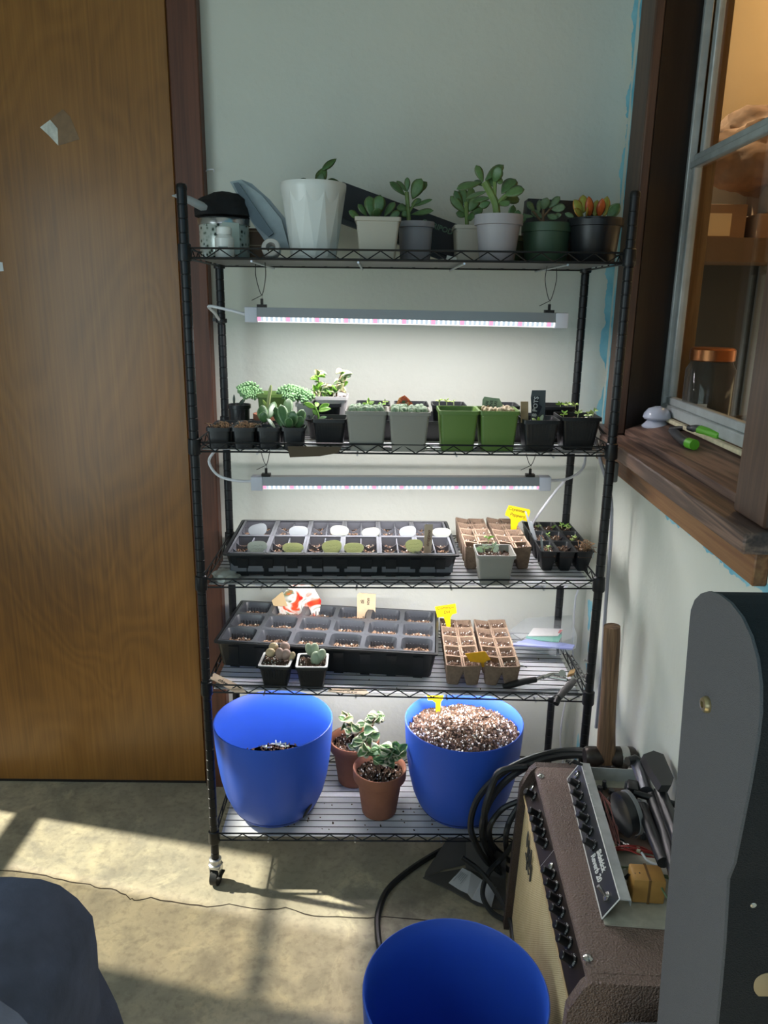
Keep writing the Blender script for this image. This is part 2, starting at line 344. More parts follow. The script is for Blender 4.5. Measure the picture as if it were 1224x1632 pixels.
for i, (v, z, s, d) in enumerate(((.52, 1.57, (.16, .2, .13), 'lower'), (.76, 1.57, (.2, .22, .10), 'wide'), (.78, 1.67, (.18, .2, .09), 'upper'))):
    b = uvroot('cardboard_box', '%s brown cardboard box on the board top beyond the window' % d, 'box', -.86, v, z, 'boxes beyond the window')
    MB().box((0, 0, s[2]/2), s).obj('carton', m_card, b, bevel=.003); MB().box((s[0]/2+.0005, 0, s[2]*.5), (.001, s[1]*.5, s[2]*.55)).obj('paper_label', pm('buff_label', (196, 172, 128), .7), b)
ct = uvroot('folded_blanket', 'rumpled brown blanket heaped against the cream wall beyond the window', 'blanket', -.84, .74, 1.88)
bl = MB(); 
bmesh.ops.create_icosphere(bl.bm, subdivisions=5, radius=1)
for v in bl.bm.verts: q = 1+.35*vnoise(*(v.co*1.3))+.16*vnoise(*(v.co*3.5))+.07*abs(vnoise(*(v.co*8))); v.co = Vector((v.co.x*.11*q, v.co.y*.30*q, v.co.z*.13*q))
bl.obj('cloth', pm('brown_cloth', (120, 88, 58), .9, 0, .2, 30, .3, 60), ct)
JR = 1
jr = uvroot('glass_jar', 'large glass jar with a copper lid and a paper sticker behind the window pane', 'jar', .285, .155, 1.118)
MB().lathe([(.045, 0), (.052, .006), (.052, .115), (.044, .13), (.042, .136)], 24).obj('glass', thinglass('jar_glass', (.55, .56, .55), haze=.12, hz=(.3, .3, .3)), jr)
MB().lathe([(.044, .134), (.047, .136), (.047, .158), (.043, .162)], 24).obj('lid', pm('copper_lid', (176, 112, 72), .3, .85), jr)
MB().bx((-.016, -.0535, .022), (.004, -.0525, .046)).obj('sticker', pm('white_sticker', (232, 232, 228), .6), jr); jr.matrix_world = jr.matrix_world @ Matrix.Rotation(R(66), 4, 'Z')
st(MB().bx((.0, .13, 1.06), (.93, .25, 1.116)).obj('trim_11', m_sill, None, MW, smooth=False))
st(MB().bx((.10, .118, 1.118), (.18, .152, 2.5)).obj('trim_12', wood('tan_outer_jamb', (112, 84, 50), (140, 106, 66), (160, 124, 82), 2, 2, .5), None, MW, smooth=False))
bg_ = uvroot('black_bag', 'black crumpled bag lying behind the lower window pane', 'bag', .47, .18, 1.118)
MB().ell((0, 0, .018), (.10, .05, .02), None, 18, 9).ell((.05, .01, .03), (.05, .05, .016), (0, .2, 0), 14, 8).obj('bag', pm('black_cloth', (22, 22, 24), .7, 0, 0, 40, .4, 120), bg_)

# ------------------------------------------------------------------ things on the door and the sill
so = at(96, 207, .399); so.y = .3995
ts = thing('torn_sticker', 'torn remains of a white and clear sticker on the wooden door', 'sticker', so)
MB().prism([at(x, y, .3995)-so for x, y in ((64, 203), (80, 191), (92, 205), (93, 232), (78, 216))], (0, 0, 0), (0, -.0008, 0)).obj('white_paper', pm('sticker_white', (206, 208, 200), .5, 0, .25, 60), ts, smooth=False)
MB().prism([at(x, y, .3995)-so for x, y in ((81, 190), (100, 174), (112, 186), (127, 222), (94, 232), (91, 205))], (0, 0, 0), (0, -.0004, 0)).obj('glue_film', pm('glue_film', (128, 100, 70), .35, 0, .2, 40), ts, smooth=False)
so = at(0, 425, .399); ts = thing('white_sticker', 'small white sticker on the door at the left picture edge', 'sticker', so)
MB().prism([at(x, y, .3995)-so for x, y in ((-8, 417), (4, 418), (6, 432), (-8, 433))], (0, 0, 0), (0, -.0008, 0)).obj('paper', pm('sticker_white2', (215, 220, 225), .5), ts, smooth=False)
# clear plastic domes
m_clear = pm('clear_plastic', (214, 222, 240), .12, 0, trans=.45)
pd = atz(1045, 682, 1.097)
for i in range(2):
    d = thing('clear_dome', ['lower of two clear plastic domes stacked on the window sill', 'upper of two clear plastic domes stacked on the window sill'][i], 'dome', (pd.x, pd.y, pd.z+.0015+i*.019), 0, 'clear domes on the sill')
    pr = [(.031, 0), (.032, .003), (.024, .012), (.016, .021), (.010, .023), (.009, .021), (.014, .019), (.022, .011), (.029, .004), (.029, 0)] if i == 0 else [(.028, 0), (.031, .004), (.029, .013), (.020, .024), (.007, .0285), (.006, .0265), (.019, .022), (.027, .012), (.028, .005), (.026, 0)]
    MB().lathe(pr, 28, cap0=False, cap1=False).obj('bowl', m_clear, d)
    nb = MB()
    for k in range(10): nb.cyl((.026+.002*(k % 2), -.004+.001*k, .004+.002*(k % 3)), (.040, -.012+.003*k, .007), .0025, .001, 6)
    nb.obj('ribbed_tip', m_clear, d)
# green handled snips on the sill
m_green = pm('bright_green_grip', (92, 168, 44), .45)
sp = atz(1120, 700, 1.10); sn = thing('garden_snips', 'snips with black and bright green grips lying on the window sill', 'snips', sp)
A = lambda px, py, z: atz(px, py, z)-sp
for j, (pts, g) in enumerate((([(1068, 686), (1075, 690), (1090, 703), (1107, 709)], 2), ([(1095, 682), (1110, 684), (1128, 690), (1150, 697)], 1))):
    P = smoothpath([A(x, y, (1.110, 1.1235)[j]) for x, y in pts], 5); n = len(P)
    cut = int(n*(.8 if j == 0 else .45))
    MB().tube(P[:cut+1], [.004+.005*min(1, i/5) for i in range(cut+1)], 10).obj('grip_core', pm('dark_grey_grip', (46, 48, 52), .5), sn)
    MB().tube(P[cut:], [.0105]*(n-cut), 10).obj('green_grip', m_green, sn)
MB().cyl(A(1069, 684, 1.108), A(1097, 681, 1.119), .006, .004).obj('pivot', m_blackp, sn)

# ------------------------------------------------------------------ rack
W, D = .86, .3266
SZ = [(1.4445, 1.4475), (1.0655, 1.0675), (.7675, .7755), (.5165, .503), (.1265, .132)]   # deck height at the left and right end
def sz(i, x): return SZ[i][0]+(SZ[i][1]-SZ[i][0])*x/W
m_rack = pm('black_epoxy_steel', (26, 28, 31), .38, .35)
m_zinc = pm('zinc_plated', (190, 194, 198), .3, .9)
m_rub = pm('black_rubber', (22, 22, 22), .6)
rack = thing('wire_shelving_rack', 'tall black five-tier wire shelving rack on small casters against the sage wall', 'shelving rack', (0, 0, 0))
prof = [(.0098, .062)]
z = .09
while z < 1.56: prof += [(.0098, z-.0012), (.0088, z-.0004), (.0088, z+.0004), (.0098, z+.0012)]; z += .0254
prof += [(.0098, 1.568)]
post_me = MB().lathe(prof, 14).done(ang=50); cap_me = MB().lathe([(.0105, 1.564), (.0108, 1.570), (.0085, 1.5745), (.004, 1.576)], 14).done()
wheel_me = MB().cyl((-.0085, 0, .0215), (.0085, 0, .0215), .0215, n=24).done(bevel=.002); fork = MB(); fork.bx((-.0125, -.010, .022), (-.0105, .014, .05)); fork.bx((.0105, -.010, .022), (.0125, .014, .05)); fork.bx((-.0125, -.012, .048), (.0125, .016, .051))
fork_me = fork.done(); nut_me = MB().lathe([(.0155, .051), (.0165, .054), (.0165, .058), (.013, .060), (.0125, .066), (.0145, .068), (.0145, .072), (.010, .074)], 20).done(); brake_me = MB().bx((.011, -.022, .030), (.019, .012, .034)).done(bevel=.001)
col_me = MB().lathe([(.0128, -.013), (.0138, -.010), (.0128, .014), (.0128, .018), (.0105, .020)], 16).done()
for x in (0, W):
    for y in (0, D):
        p = obj('post', post_me, m_rack, rack, Matrix.Translation((x, y, 0))); obj('post_cap', cap_me, m_rack, p)
        c = obj('caster', fork_me, m_zinc, rack, Matrix.Translation((x, y, 0)) @ Matrix.Rotation(R(-12), 4, 'Z'))
        obj('wheel', wheel_me, m_rub, c); obj('swivel_nut', nut_me, m_zinc, c); obj('brake_lever', brake_me, m_rub, c)
WR = .0019
wire_me = MB().cyl((.008, 0, 0), (W-.008, 0, 0), .0008, n=6).done(); rod_me = MB().cyl((0, .0, 0), (0, D, 0), .0022, n=8).done()
m_liner = None
def liner_mat():
    m = bpy.data.materials.new('translucent_shelf_liner'); m.use_nodes = True; k = NT(m)
    d = k.add('ShaderNodeBsdfDiffuse'); d.inputs[0].default_value = (.74, .75, .77, 1); t = k.add('ShaderNodeBsdfTranslucent'); t.inputs[0].default_value = (.75, .76, .8, 1)
    g = k.add('ShaderNodeBsdfGlossy'); g.inputs[0].default_value = (.8, .8, .8, 1); g.inputs['Roughness'].default_value = .35
    a = k.add('ShaderNodeMixShader'); a.inputs[0].default_value = .35; b = k.add('ShaderNodeMixShader'); b.inputs[0].default_value = .06
    k.link(d.outputs[0], a.inputs[1]); k.link(t.outputs[0], a.inputs[2]); k.link(a.outputs[0], b.inputs[1]); k.link(g.outputs[0], b.inputs[2])
    k.link(b.outputs[0], k.n['Material Output'].inputs[0]); return m
m_liner = liner_mat(); m_linertop = pm('grey_shelf_liner', (108, 110, 110), .6)
ORD = ['top', 'second', 'third', 'fourth', 'bottom']
for i, (zl, zr) in enumerate(SZ):
    th = -math.atan2(zr-zl, W)
    M = Matrix.Translation((0, 0, zl)) @ Matrix.Rotation(th, 4, 'Y'); H = .0185
    fr = MB()
    for zz in (-.0035, H-.003):
        fr.cyl((.006, .0, zz), (W-.006, .0, zz), WR, n=8); fr.cyl((.006, D, zz), (W-.006, D, zz), WR, n=8)
        fr.cyl((0, .006, zz), (0, D-.006, zz), WR, n=8); fr.cyl((W, .006, zz), (W, D-.006, zz), WR, n=8)
    shf = fr.obj('shelf', m_rack, rack, M)
    def zig(a, b, n):
        a, b = Vector(a), Vector(b); P = []
        for k in range(2*n+1): P.append(a.lerp(b, k/(2*n))+Vector((0, 0, -.0025 if k % 2 else H-.0045)))
        q = MB()
        for s, e in zip(P, P[1:]): q.cyl(s, e, .0013, n=6)
        return q.obj('zigzag_wire', m_rack, shf)
    zig((.016, 0, 0), (W-.016, 0, 0), 16); zig((.016, D, 0), (W-.016, D, 0), 16); zig((0, .016, 0), (0, D-.016, 0), 6); zig((W, .016, 0), (W, D-.016, 0), 6)
    for k in range(13): obj('deck_wire', wire_me, m_rack, shf, Matrix.Translation((0, .022+(D-.044)*k/12, .0000)))
    for x in (.128, .335, .541, .742): obj('support_rod', rod_me, m_zinc if i == 0 else m_rack, shf, Matrix.Translation((x, 0, -.0075)))
    for x in (0, W):
        for y in (0, D): obj('collar', col_me, m_rack, shf, Matrix.Translation((x, y, .004)))
    l = MB().bx((.013, .012, -.0018), (W-.013, D-.012, -.0008)).obj('shelf_liner', m_linertop if i == 0 else m_liner, None, M, smooth=False)
    tag(l, ('opaque grey' if i == 0 else 'translucent white') + ' plastic liner sheet covering the %s shelf of the rack' % ORD[i], 'shelf liner', 'shelf liners on the rack')
def onshelf(i, x, y): return Vector((x, y, sz(i, x)+.0009))

# ------------------------------------------------------------------ grow lights
def led_mat():
    m = bpy.data.materials.new('led_strip'); m.use_nodes = True; k = NT(m)
    c = k.add('ShaderNodeTexCoord'); s = k.add('ShaderNodeSeparateXYZ'); k.link(c.outputs['Object'], s.inputs[0])
    bead = k.math('PINGPONG', k.math('MULTIPLY', s.outputs[0], 1/.0105), .5)
    f = k.math('MULTIPLY', k.math('LESS_THAN', k.math('PINGPONG', k.math('SUBTRACT', s.outputs[0], .030), .0315), .0042), k.math('GREATER_THAN', s.outputs[0], 0))
    g = k.math('LESS_THAN', k.math('ABSOLUTE', k.math('ADD', s.outputs[1], .0085)), .0035)
    col = k.mix(k.math('MULTIPLY', g, k.math('GREATER_THAN', bead, .22)), (1, .99, 1), (.40, .48, .55))
    col = k.mix(k.math('MULTIPLY', g, f), col, (.88, .30, .48)); st_ = LEDB
    k.b.inputs['Base Color'].default_value = (.05, .05, .05, 1)
    k.link(col, k.b.inputs['Emission Color']); k.b.inputs['Emission Strength'].default_value = st_; return m
LEDB, LEDW = 1.6, 3.5
m_led = led_mat(); m_hous = pm('grey_lamp_housing', (150, 152, 154), .35, .4); m_lcap = pm('white_lamp_cap', (214, 216, 228), .45); m_cord = pm('white_cord', (222, 224, 230), .45)
m_wire = pm('thin_dark_wire', (40, 36, 32), .45, .4)
def grow_light(label, a, b, hang, cords, i):
    a, b = Vector(a), Vector(b); L = (b-a).length
    t = thing('grow_light', label, 'grow light', a, 0, 'grow light bars under the shelves'); M = basis((0, 0, 0), b-a, (0, 1, 0))
    MB().prism([(0, -.011, .016), (0, .011, .016), (0, .014, -.004), (0, -.014, -.004)], (.026, 0, 0), (L-.026, 0, 0)).obj('housing', m_hous, t, M, smooth=False)
    MB().lathe([(.0095, .026), (.0095, L-.026)], 16, M=Matrix.Rotation(R(90), 4, 'Y')).obj('led_tube', m_led, t, M @ Matrix.Translation((0, 0, -.0055)))
    al = bpy.data.lights.new('led_light', 'AREA'); al.shape = 'RECTANGLE'; al.size = L-.06; al.size_y = .016; al.energy = LEDW; al.color = (1, .95, .96); ao = bpy.data.objects.new('led_light', al); COL.objects.link(ao); ao.parent = t; ao.matrix_local = M @ Matrix.Translation((L/2, 0, -.0162))
    for x in (0, L-.027): MB().bx((x, -.0145, -.016), (x+.027, .0145, .0165)).obj('end_cap', m_lcap, t, M, bevel=.002)
    for x, ztop in hang:
        p = M @ Vector((x, 0, .016)); top = Vector((p.x, p.y, ztop-a.z))
        c = MB(); c.bx((-.010, -.008, -.004), (.010, .008, .006)); c.bx((-.003, -.001, .006), (.003, .001, .018)); c.obj('binder_clip', m_wire, t, Matrix.Translation(p))
        k = p+Vector((0, 0, .026)); h = top.z-k.z
        lp = smoothpath([top+Vector((-.011, 0, 0)), k+Vector((-.012, .004, h*.55)), k, k+Vector((.010, -.004, h*.55)), top+Vector((.009, 0, 0))], 6)
        MB().tube(lp, .0009, 5).obj('hanger_wire', m_wire, t); MB().tube([p+Vector((0, 0, .016)), k+Vector((.002, 0, 0)), k+Vector((-.022, .0, -.012))], .0008, 5).obj('wire_tail', m_wire, t)
    for cpts in cords: MB().tube([p-a for p in smoothpath(cpts, 6)], .0033, 8).obj('power_cord', m_cord, t)
    return t
Y1 = .163
grow_light('upper grow light bar hanging by wire loops under the top shelf, glowing white and pink', (.086, Y1, 1.3345), (.786, Y1, 1.3315), ((.036, 1.444), (.660, 1.445)),
  [[at(391, 501, Y1), at(365, 494, Y1+.03), at(333, 488, Y1+.06), at(343, 500, .27), at(351, 512, D)]], 0)
grow_light('second grow light bar hanging by wire loops under the second shelf, glowing white and pink', (.088, Y1, .9595), (.775, Y1, .968), ((.034, 1.063), (.640, 1.064)),
  [[at(402, 767, Y1), at(375, 766, Y1), at(347, 757, Y1+.02), at(333, 735, Y1+.04), at(345, 715, Y1+.06), at(352, 700, Y1+.1)],
   [at(876, 766, Y1), at(905, 763, Y1+.02), at(928, 748, Y1+.05), at(933, 726, Y1+.08), at(932, 700, Y1+.1)],
   [at(900, 766, .30), at(880, 790, .31), at(850, 832, .31), at(846, 850, .31)]], 1)
grow_light('third grow light bar tucked out of sight close under the third shelf', (.09, Y1, .7275), (.78, Y1, .7325), ((.04, .768), (.65, .772)), [[(.78, Y1, .734), (.83, Y1+.02, .74), (.862, .24, .70), (.864, .30, .66)]], 2)
grow_light('lowest grow light bar tucked out of sight close under the fourth shelf', (.09, Y1, .4725), (.78, Y1, .4635), ((.04, .515), (.65, .503)), [[(.78, Y1, .466), (.83, Y1+.02, .47), (.865, .25, .44), (.868, .31, .40)]], 3)
cz = thing('zip_tie', 'black tie holding the white cord to the left rear post', 'tie', (0, D, at(352, 511, D).z))
MB().lathe([(.0125, -.005), (.0135, -.004), (.0135, .004), (.0125, .005), (.0103, .005), (.0103, -.005)], 16, cap0=False, cap1=False).obj('band', m_blackp, cz); MB().box((-.016, -.004, .002), (.008, .006, .008)).obj('buckle', m_blackp, cz)
wc = thing('white_cable', 'thin white cable hanging down the wall behind the right rear post', 'cable', at(917, 945, .40))
P = [at(x, y, .40) for x, y in ((908, 880), (922, 930), (917, 955), (914, 1000), (912, 1060), (903, 1110), (895, 1150), (893, 1185), (898, 1215))]
MB().tube([p-wc.location for p in smoothpath(P, 5)], .0024, 6).obj('cord', m_cord, wc); MB().cyl(P[-1]-wc.location, P[-1]-wc.location+Vector((.002, 0, -.03)), .006, .009).obj('plug', m_lcap, wc)
gc = thing('extension_cable', 'grey power cord running down the right wall beside the right front post', 'cord', at(963, 850, .14))
P = [at(x, y, .17-.0001*y) for x, y in ((948, 700), (960, 745), (973, 790), (974, 850), (968, 930), (963, 1000), (958, 1080), (950, 1160))]
MB().tube([p-gc.location for p in smoothpath(P, 5)], .004, 6).obj('cord', pm('lavender_grey_cord', (150, 150, 160), .45), gc)
cl = thing('cord_adapter', 'flat grey adapter hanging behind the right front post below the sill', 'adapter', at(976, 752, .10))
MB().box((0, 0, 0), (.022, .02, .045)).obj('case', pm('grey_adapter', (96, 98, 96), .5), cl, bevel=.004)
wh = thing('wall_hook', 'tiny white curled hook on the wall beside the door casing', 'hook', at(332, 272, .415)); o = wh.location.copy()
MB().tube([p-o for p in smoothpath([at(325, 276, .419), at(331, 271, .405), at(340, 270, .40), at(341, 274, .40)], 4)], .0016, 6).obj('hook', m_cord, wh)
# ------------------------------------------------------------------ plants, soil, pots
def leaf_mesh(name, prof, T, cup, bend, nu=8, nv=4):
    bm = bmesh.new(); uv = bm.loops.layers.uv.new('UVMap'); U = {}
    def mk(p, u, v): q = bm.verts.new(p); U[q] = (u, v); return q
    top, bot = [], []
    for i in range(nu+1):
        s = i/nu; hw = prof(s); a, b = [], []
        for j in range(nv+1):
            v = -1+2*j/nv; y = hw*v; zc = cup*v*v*hw*2+bend*s*s; t = T*math.sqrt(max(0, 1-v*v))*math.sin(math.pi*min(1, max(0, s)))**.5
            x = s*(1-abs(bend)*.25*s)
            q = mk((x, y, zc+t/2), s, j/nv); a.append(q)
            b.append(q if j in (0, nv) else mk((x, y, zc-t/2), s, j/nv))
        top.append(a); bot.append(b)
    def f(*q):
        q = list(dict.fromkeys(q))
        if len(q) > 2:
            try:
                fc = bm.faces.new(q)
                for l in fc.loops: l[uv].uv = U[l.vert]
            except ValueError: pass
    for i in range(nu):
        for j in range(nv):
            f(top[i][j], top[i+1][j], top[i+1][j+1], top[i][j+1]); f(bot[i][j], bot[i][j+1], bot[i+1][j+1], bot[i+1][j])
    bmesh.ops.remove_doubles(bm, verts=bm.verts, dist=.0005)
    bmesh.ops.recalc_face_normals(bm, faces=bm.faces); me = bpy.data.meshes.new(name); bm.to_mesh(me); bm.free()
    me.polygons.foreach_set('use_smooth', [True]*len(me.polygons)); return me
ob = lambda s: .5*max(.0, math.sin(math.pi*s**1.35))**.62       # obovate, widest past the middle
el = lambda s: .5*max(.0, math.sin(math.pi*s))**.7
la = lambda s: .5*max(.0, math.sin(math.pi*s**.8))**.9
PADDLE = dict(m=lambda: 0)
LEAF = {'paddle': (ob, .30, .12, .06), 'oval': (el, .34, .06, .04), 'blade': (la, .05, .10, -.22), 'thin': (el, .05, .14, -.12), 'curl': (el, .14, .55, -.30), 'bead': (el, .8, 0, 0)}
LM = {}
def leafmat(name, c, c2=None, edge=None, rough=.38, sss=.12):
    m = bpy.data.materials.new(name); m.use_nodes = True; k = NT(m); v = k.coord()
    oi = k.add('ShaderNodeObjectInfo'); c2 = c2 or c
    base = k.mix(oi.outputs['Random'], lin(c), lin(c2))
    n = k.ramp(k.noise(v, 5, 3), [(.35, (.82, .82, .82)), (.65, (1.12, 1.12, 1.12))]); base = k.mix(1, base, n, 'MULTIPLY')
    t = k.add('ShaderNodeUVMap'); s = k.add('ShaderNodeSeparateXYZ'); k.link(t.outputs[0], s.inputs[0])
    av = k.math('MULTIPLY', k.math('ABSOLUTE', k.math('SUBTRACT', s.outputs[1], .5)), 2)
    if edge: base = k.mix(k.ramp(k.math('ADD', av, k.math('MULTIPLY', k.noise(v, 9, 2), .3)), [(.80, (0, 0, 0)), (.95, (1, 1, 1))]), base, lin(edge))
    k.link(base, k.b.inputs['Base Color']); k.b.inputs['Roughness'].default_value = rough
    k.b.inputs['Subsurface Weight'].default_value = sss; k.b.inputs['Subsurface Radius'].default_value = (.002, .004, .001); k.b.inputs['Subsurface Scale'].default_value = 1
    return m
m_jade = leafmat('jade_leaf', (70, 104, 62), (96, 128, 78), (84, 100, 60)); m_jadep = leafmat('pale_jade_leaf', (112, 134, 104), (88, 116, 82))
m_yel = leafmat('yellow_green_leaf', (150, 152, 70), (122, 136, 60), (170, 120, 50)); m_red = leafmat('red_blushed_leaf', (186, 92, 44), (170, 118, 56), (140, 60, 34))
m_lush = leafmat('fresh_green_leaf', (122, 176, 62), (148, 196, 84)); m_seed = leafmat('seedling_leaf', (140, 172, 84), (166, 190, 108)); m_deep = leafmat('deep_green_leaf', (62, 98, 58), (78, 116, 70), (120, 150, 108))
m_hoya = leafmat('variegated_leaf', (74, 108, 62), (96, 126, 78), (222, 222, 190)); m_hoyap = leafmat('pink_variegated_leaf', (150, 150, 108), (108, 132, 84), (214, 190, 160)); m_burro = pm('burros_tail_green', (132, 172, 122), .45, 0, .18, 60); m_dark = leafmat('dark_sprout', (44, 58, 52), (56, 72, 62))
m_silver = leafmat('silver_leaf', (176, 196, 170), (196, 210, 190))
m_stem = pm('green_stem', (110, 134, 74), .5, 0, .15, 60); m_stempale = pm('pale_stem', (176, 190, 130), .5); m_bark = pm('brown_stem', (104, 84, 62), .7, 0, .2, 60)
def leaf(root, b, t, w, mat, kind='paddle', roll=0, nrm=(0, -.9, .45)):
    key = (kind, mat.name)
    if key not in LM: me = leaf_mesh('leaf', *LEAF[kind]); me.materials.append(mat); LM[key] = me
    b, t = Vector(b), Vector(t); q = frame(t-b, nrm) @ Matrix.Rotation(R(roll), 3, 'X'); L = (t-b).length
    return obj('leaf', LM[key], None, root, Matrix.Translation(b) @ q.to_4x4() @ Matrix.Diagonal((L, w, w if kind != 'blade' else L, 1)))
def soilmat(name, cs):
    m = bpy.data.materials.new(name); m.use_nodes = True; k = NT(m); v = k.coord()
    x = k.add('ShaderNodeTexVoronoi'); x.inputs['Scale'].default_value = 190; k.link(v, x.inputs['Vector'])
    s = k.add('ShaderNodeSeparateColor'); k.link(x.outputs['Color'], s.inputs[0])
    k.link(k.ramp(s.outputs[0], [(i/(len(cs)-1), lin(c)) for i, c in enumerate(cs)]), k.b.inputs['Base Color']); k.b.inputs['Roughness'].default_value = .9; return m
m_soil = soilmat('potting_soil', ((58, 44, 36), (92, 70, 54), (124, 96, 76), (78, 60, 48))); m_coir = soilmat('coir_chips', ((76, 58, 46), (130, 102, 82), (168, 140, 116), (102, 82, 66))); m_perl = pm('perlite', (236, 232, 224), .8); m_mud = pm('dark_soil_bed', (62, 48, 40), .95)
OCT = [(1, 0, 0), (-1, 0, 0), (0, 1, 0), (0, -1, 0), (0, 0, 1), (0, 0, -1)]; OF = [(0, 2, 4), (2, 1, 4), (1, 3, 4), (3, 0, 4), (2, 0, 5), (1, 2, 5), (3, 1, 5), (0, 3, 5)]
def chips(n, inside, zf, s0, s1, r, elong=1.8):
    V, F = [], []
    for _ in range(n):
        x, y = inside(r); z = zf(x, y); q = Euler((r.uniform(0, 6), r.uniform(0, 6), r.uniform(0, 6))).to_matrix(); s = r.uniform(s0, s1); e = r.uniform(1, elong); b = len(V)
        for p in OCT: V.append(tuple(q @ Vector((p[0]*s*e, p[1]*s, p[2]*s*.7))+Vector((x, y, z))))
        F += [tuple(b+i for i in f) for f in OF]
    me = bpy.data.meshes.new('chips'); me.from_pydata(V, [], F); return me
def inrect(w, d): return lambda r: (r.uniform(-w/2, w/2), r.uniform(-d/2, d/2))
def incirc(R_): 
    def f(r):
        a = r.uniform(0, 6.283); q = R_*math.sqrt(r.random()); return q*math.cos(a), q*math.sin(a)
    return f
SC = {}
def soil(parent, shape, z, n, pern, seed=0, size=(.0016, .0034), mat=None, heap=0, name='soil', off=(0, 0)):
    key = (shape, n, pern, seed, size, heap, (mat or m_soil).name)
    if key not in SC:
        r = random.Random(seed+11); ins = inrect(*shape) if len(shape) == 2 else incirc(shape[0]); hf = (lambda x, y: heap*(1-min(1, (x*x+y*y)/(shape[0]**2)))+.25*heap*vnoise(x*30, y*30, seed)) if heap else (lambda x, y: .002*vnoise(x*60, y*60, seed))
        a = chips(n, ins, hf, *size, r); b = chips(pern, ins, lambda x, y: hf(x, y)+.0012, size[0]*.7, size[1]*.8, r, 1.3) if pern else None
        bed = MB()
        if len(shape) == 2: bed.box((0, 0, -.0035), (shape[0], shape[1], .004))
        else: bed.lathe([(shape[0]*(1-.1*i), -.003+heap*(1-(1-.1*i)**2)) for i in range(10)]+[(.0005, heap-.003)], 20)
        SC[key] = (a, b, bed.done())
        a.materials.append(mat or m_soil)
        if b: b.materials.append(m_perl)
    a, b, bed = SC[key]; M = Matrix.Translation((off[0], off[1], z))
    o = tag(obj(name, a, None, parent, M), kind='stuff')
    if parent.parent is None:
        tag(obj('soil_bed', bed, m_mud, parent, M), kind='stuff')
        if b: tag(obj('perlite', b, None, parent, M), kind='stuff')
    else:                                # a pocket's soil is one sub-part
        key2 = ('join',)+key
        if key2 not in SC:
            bm = bmesh.new(); bm.from_mesh(a); n0 = len(bm.faces); bm.from_mesh(bed); bm.faces.ensure_lookup_table()
            for f_ in bm.faces[n0:]: f_.material_index = 1
            if b:
                n1 = len(bm.faces); bm.from_mesh(b); bm.faces.ensure_lookup_table()
                for f_ in bm.faces[n1:]: f_.material_index = 2
            me = bpy.data.meshes.new('soil'); bm.to_mesh(me); bm.free()
            for mm in (mat or m_soil, m_mud, m_perl): me.materials.append(mm)
            SC[key2] = me
        o.data = SC[key2]
    return o
def sqpot_mesh(wt, wb, h, t=.0016, lip=.003, liph=.008, rad=.006, d=1.0):
    r = lambda w_, z, q=rad: rsq(w_, w_*d, q, z)
    return MB().loft([r(wb, 0), r(wb+(wt-wb)*.03, .002), r(wt-2*lip, h-liph), r(wt, h-liph+.0005), r(wt, h), r(wt-2*t-lip*.6, h), r(wt-2*lip-2*t, h-liph), r(wb-2*t, .004)]).done(ang=35)
def rib_mesh(wt, wb, h, n=7, lip=.003, liph=.006):
    q = MB()
    for a in range(4):
        M = Matrix.Rotation(R(90*a), 4, 'Z')
        for k in range(n):
            f_ = (k+.5)/n-.5; x0, x1 = f_*wb*.84, f_*(wt-2*lip)*.84
            p0, p1 = Vector((x0, -wb/2, .006)), Vector((x1, -(wt/2-lip), h-liph-.004)); dx = .0012+.0006
            q.prism([M @ p for p in (p0+Vector((-dx, .001, 0)), p0+Vector((dx, .001, 0)), p1+Vector((dx, .001, 0)), p1+Vector((-dx, .001, 0)))], M.to_3x3() @ Vector((0, 0, 0)), M.to_3x3() @ Vector((0, -.0016, 0)))
    return q.done(smooth=False)
m_pblack = pm('black_nursery_plastic', (24, 26, 29), .38, 0, 0, 40, .08, 300); m_pgrey = pm('warm_grey_pot', (138, 136, 128), .5); m_plime = pm('lime_green_pot', (92, 122, 56), .42); m_pbeige = pm('beige_pot', (176, 170, 156), .55); m_plav = pm('lavender_grey_pot', (160, 156, 160), .5); m_pgreen = pm('dark_green_pot', (58, 82, 62), .5); m_pwhite = pm('white_ceramic', (216, 218, 214), .35, coat=.3); m_terra = pm('terracotta', (150, 98, 74), .75, 0, .1, 30, .1, 150)
def square_pot(name, label, cat, loc, wt, wb, h, mat, soilz=None, n=160, per=30, rz=0, ribs=0, group=None, smat=None, seed=0):
    t = thing(name, label, cat, loc, rz, group); obj('pot', sqpot_mesh(wt, wb, h), mat, t)
    if ribs: o = obj('ribs', rib_mesh(wt, wb, h, ribs), mat, t)
    if soilz: s = wb+(wt-wb)*soilz/h-.008; soil(t, (round(s, 4), round(s, 4)), soilz, n, per, seed, mat=smat)
    return t
def round_pot(name, label, cat, loc, prof, mat, soilr=None, soilz=None, n=200, per=30, seed=0, size=(.0016, .0034), heap=0, smat=None, seg=36, group=None):
    t = thing(name, label, cat, loc, 0, group); MB().lathe(prof, seg).obj('pot', mat, t, ang=50)
    if soilr: soil(t, (soilr,), soilz, n, per, seed, size, smat, heap)
    return t
def rprof(rt, rb, h, lip=.004, liph=.012, th=.002): return [(rb, 0), (rb+.001, .001), (rt-lip, h-liph), (rt, h-liph+.001), (rt, h), (rt-th, h), (rt-lip-th, h-liph-.002), (rb-th, .004)]
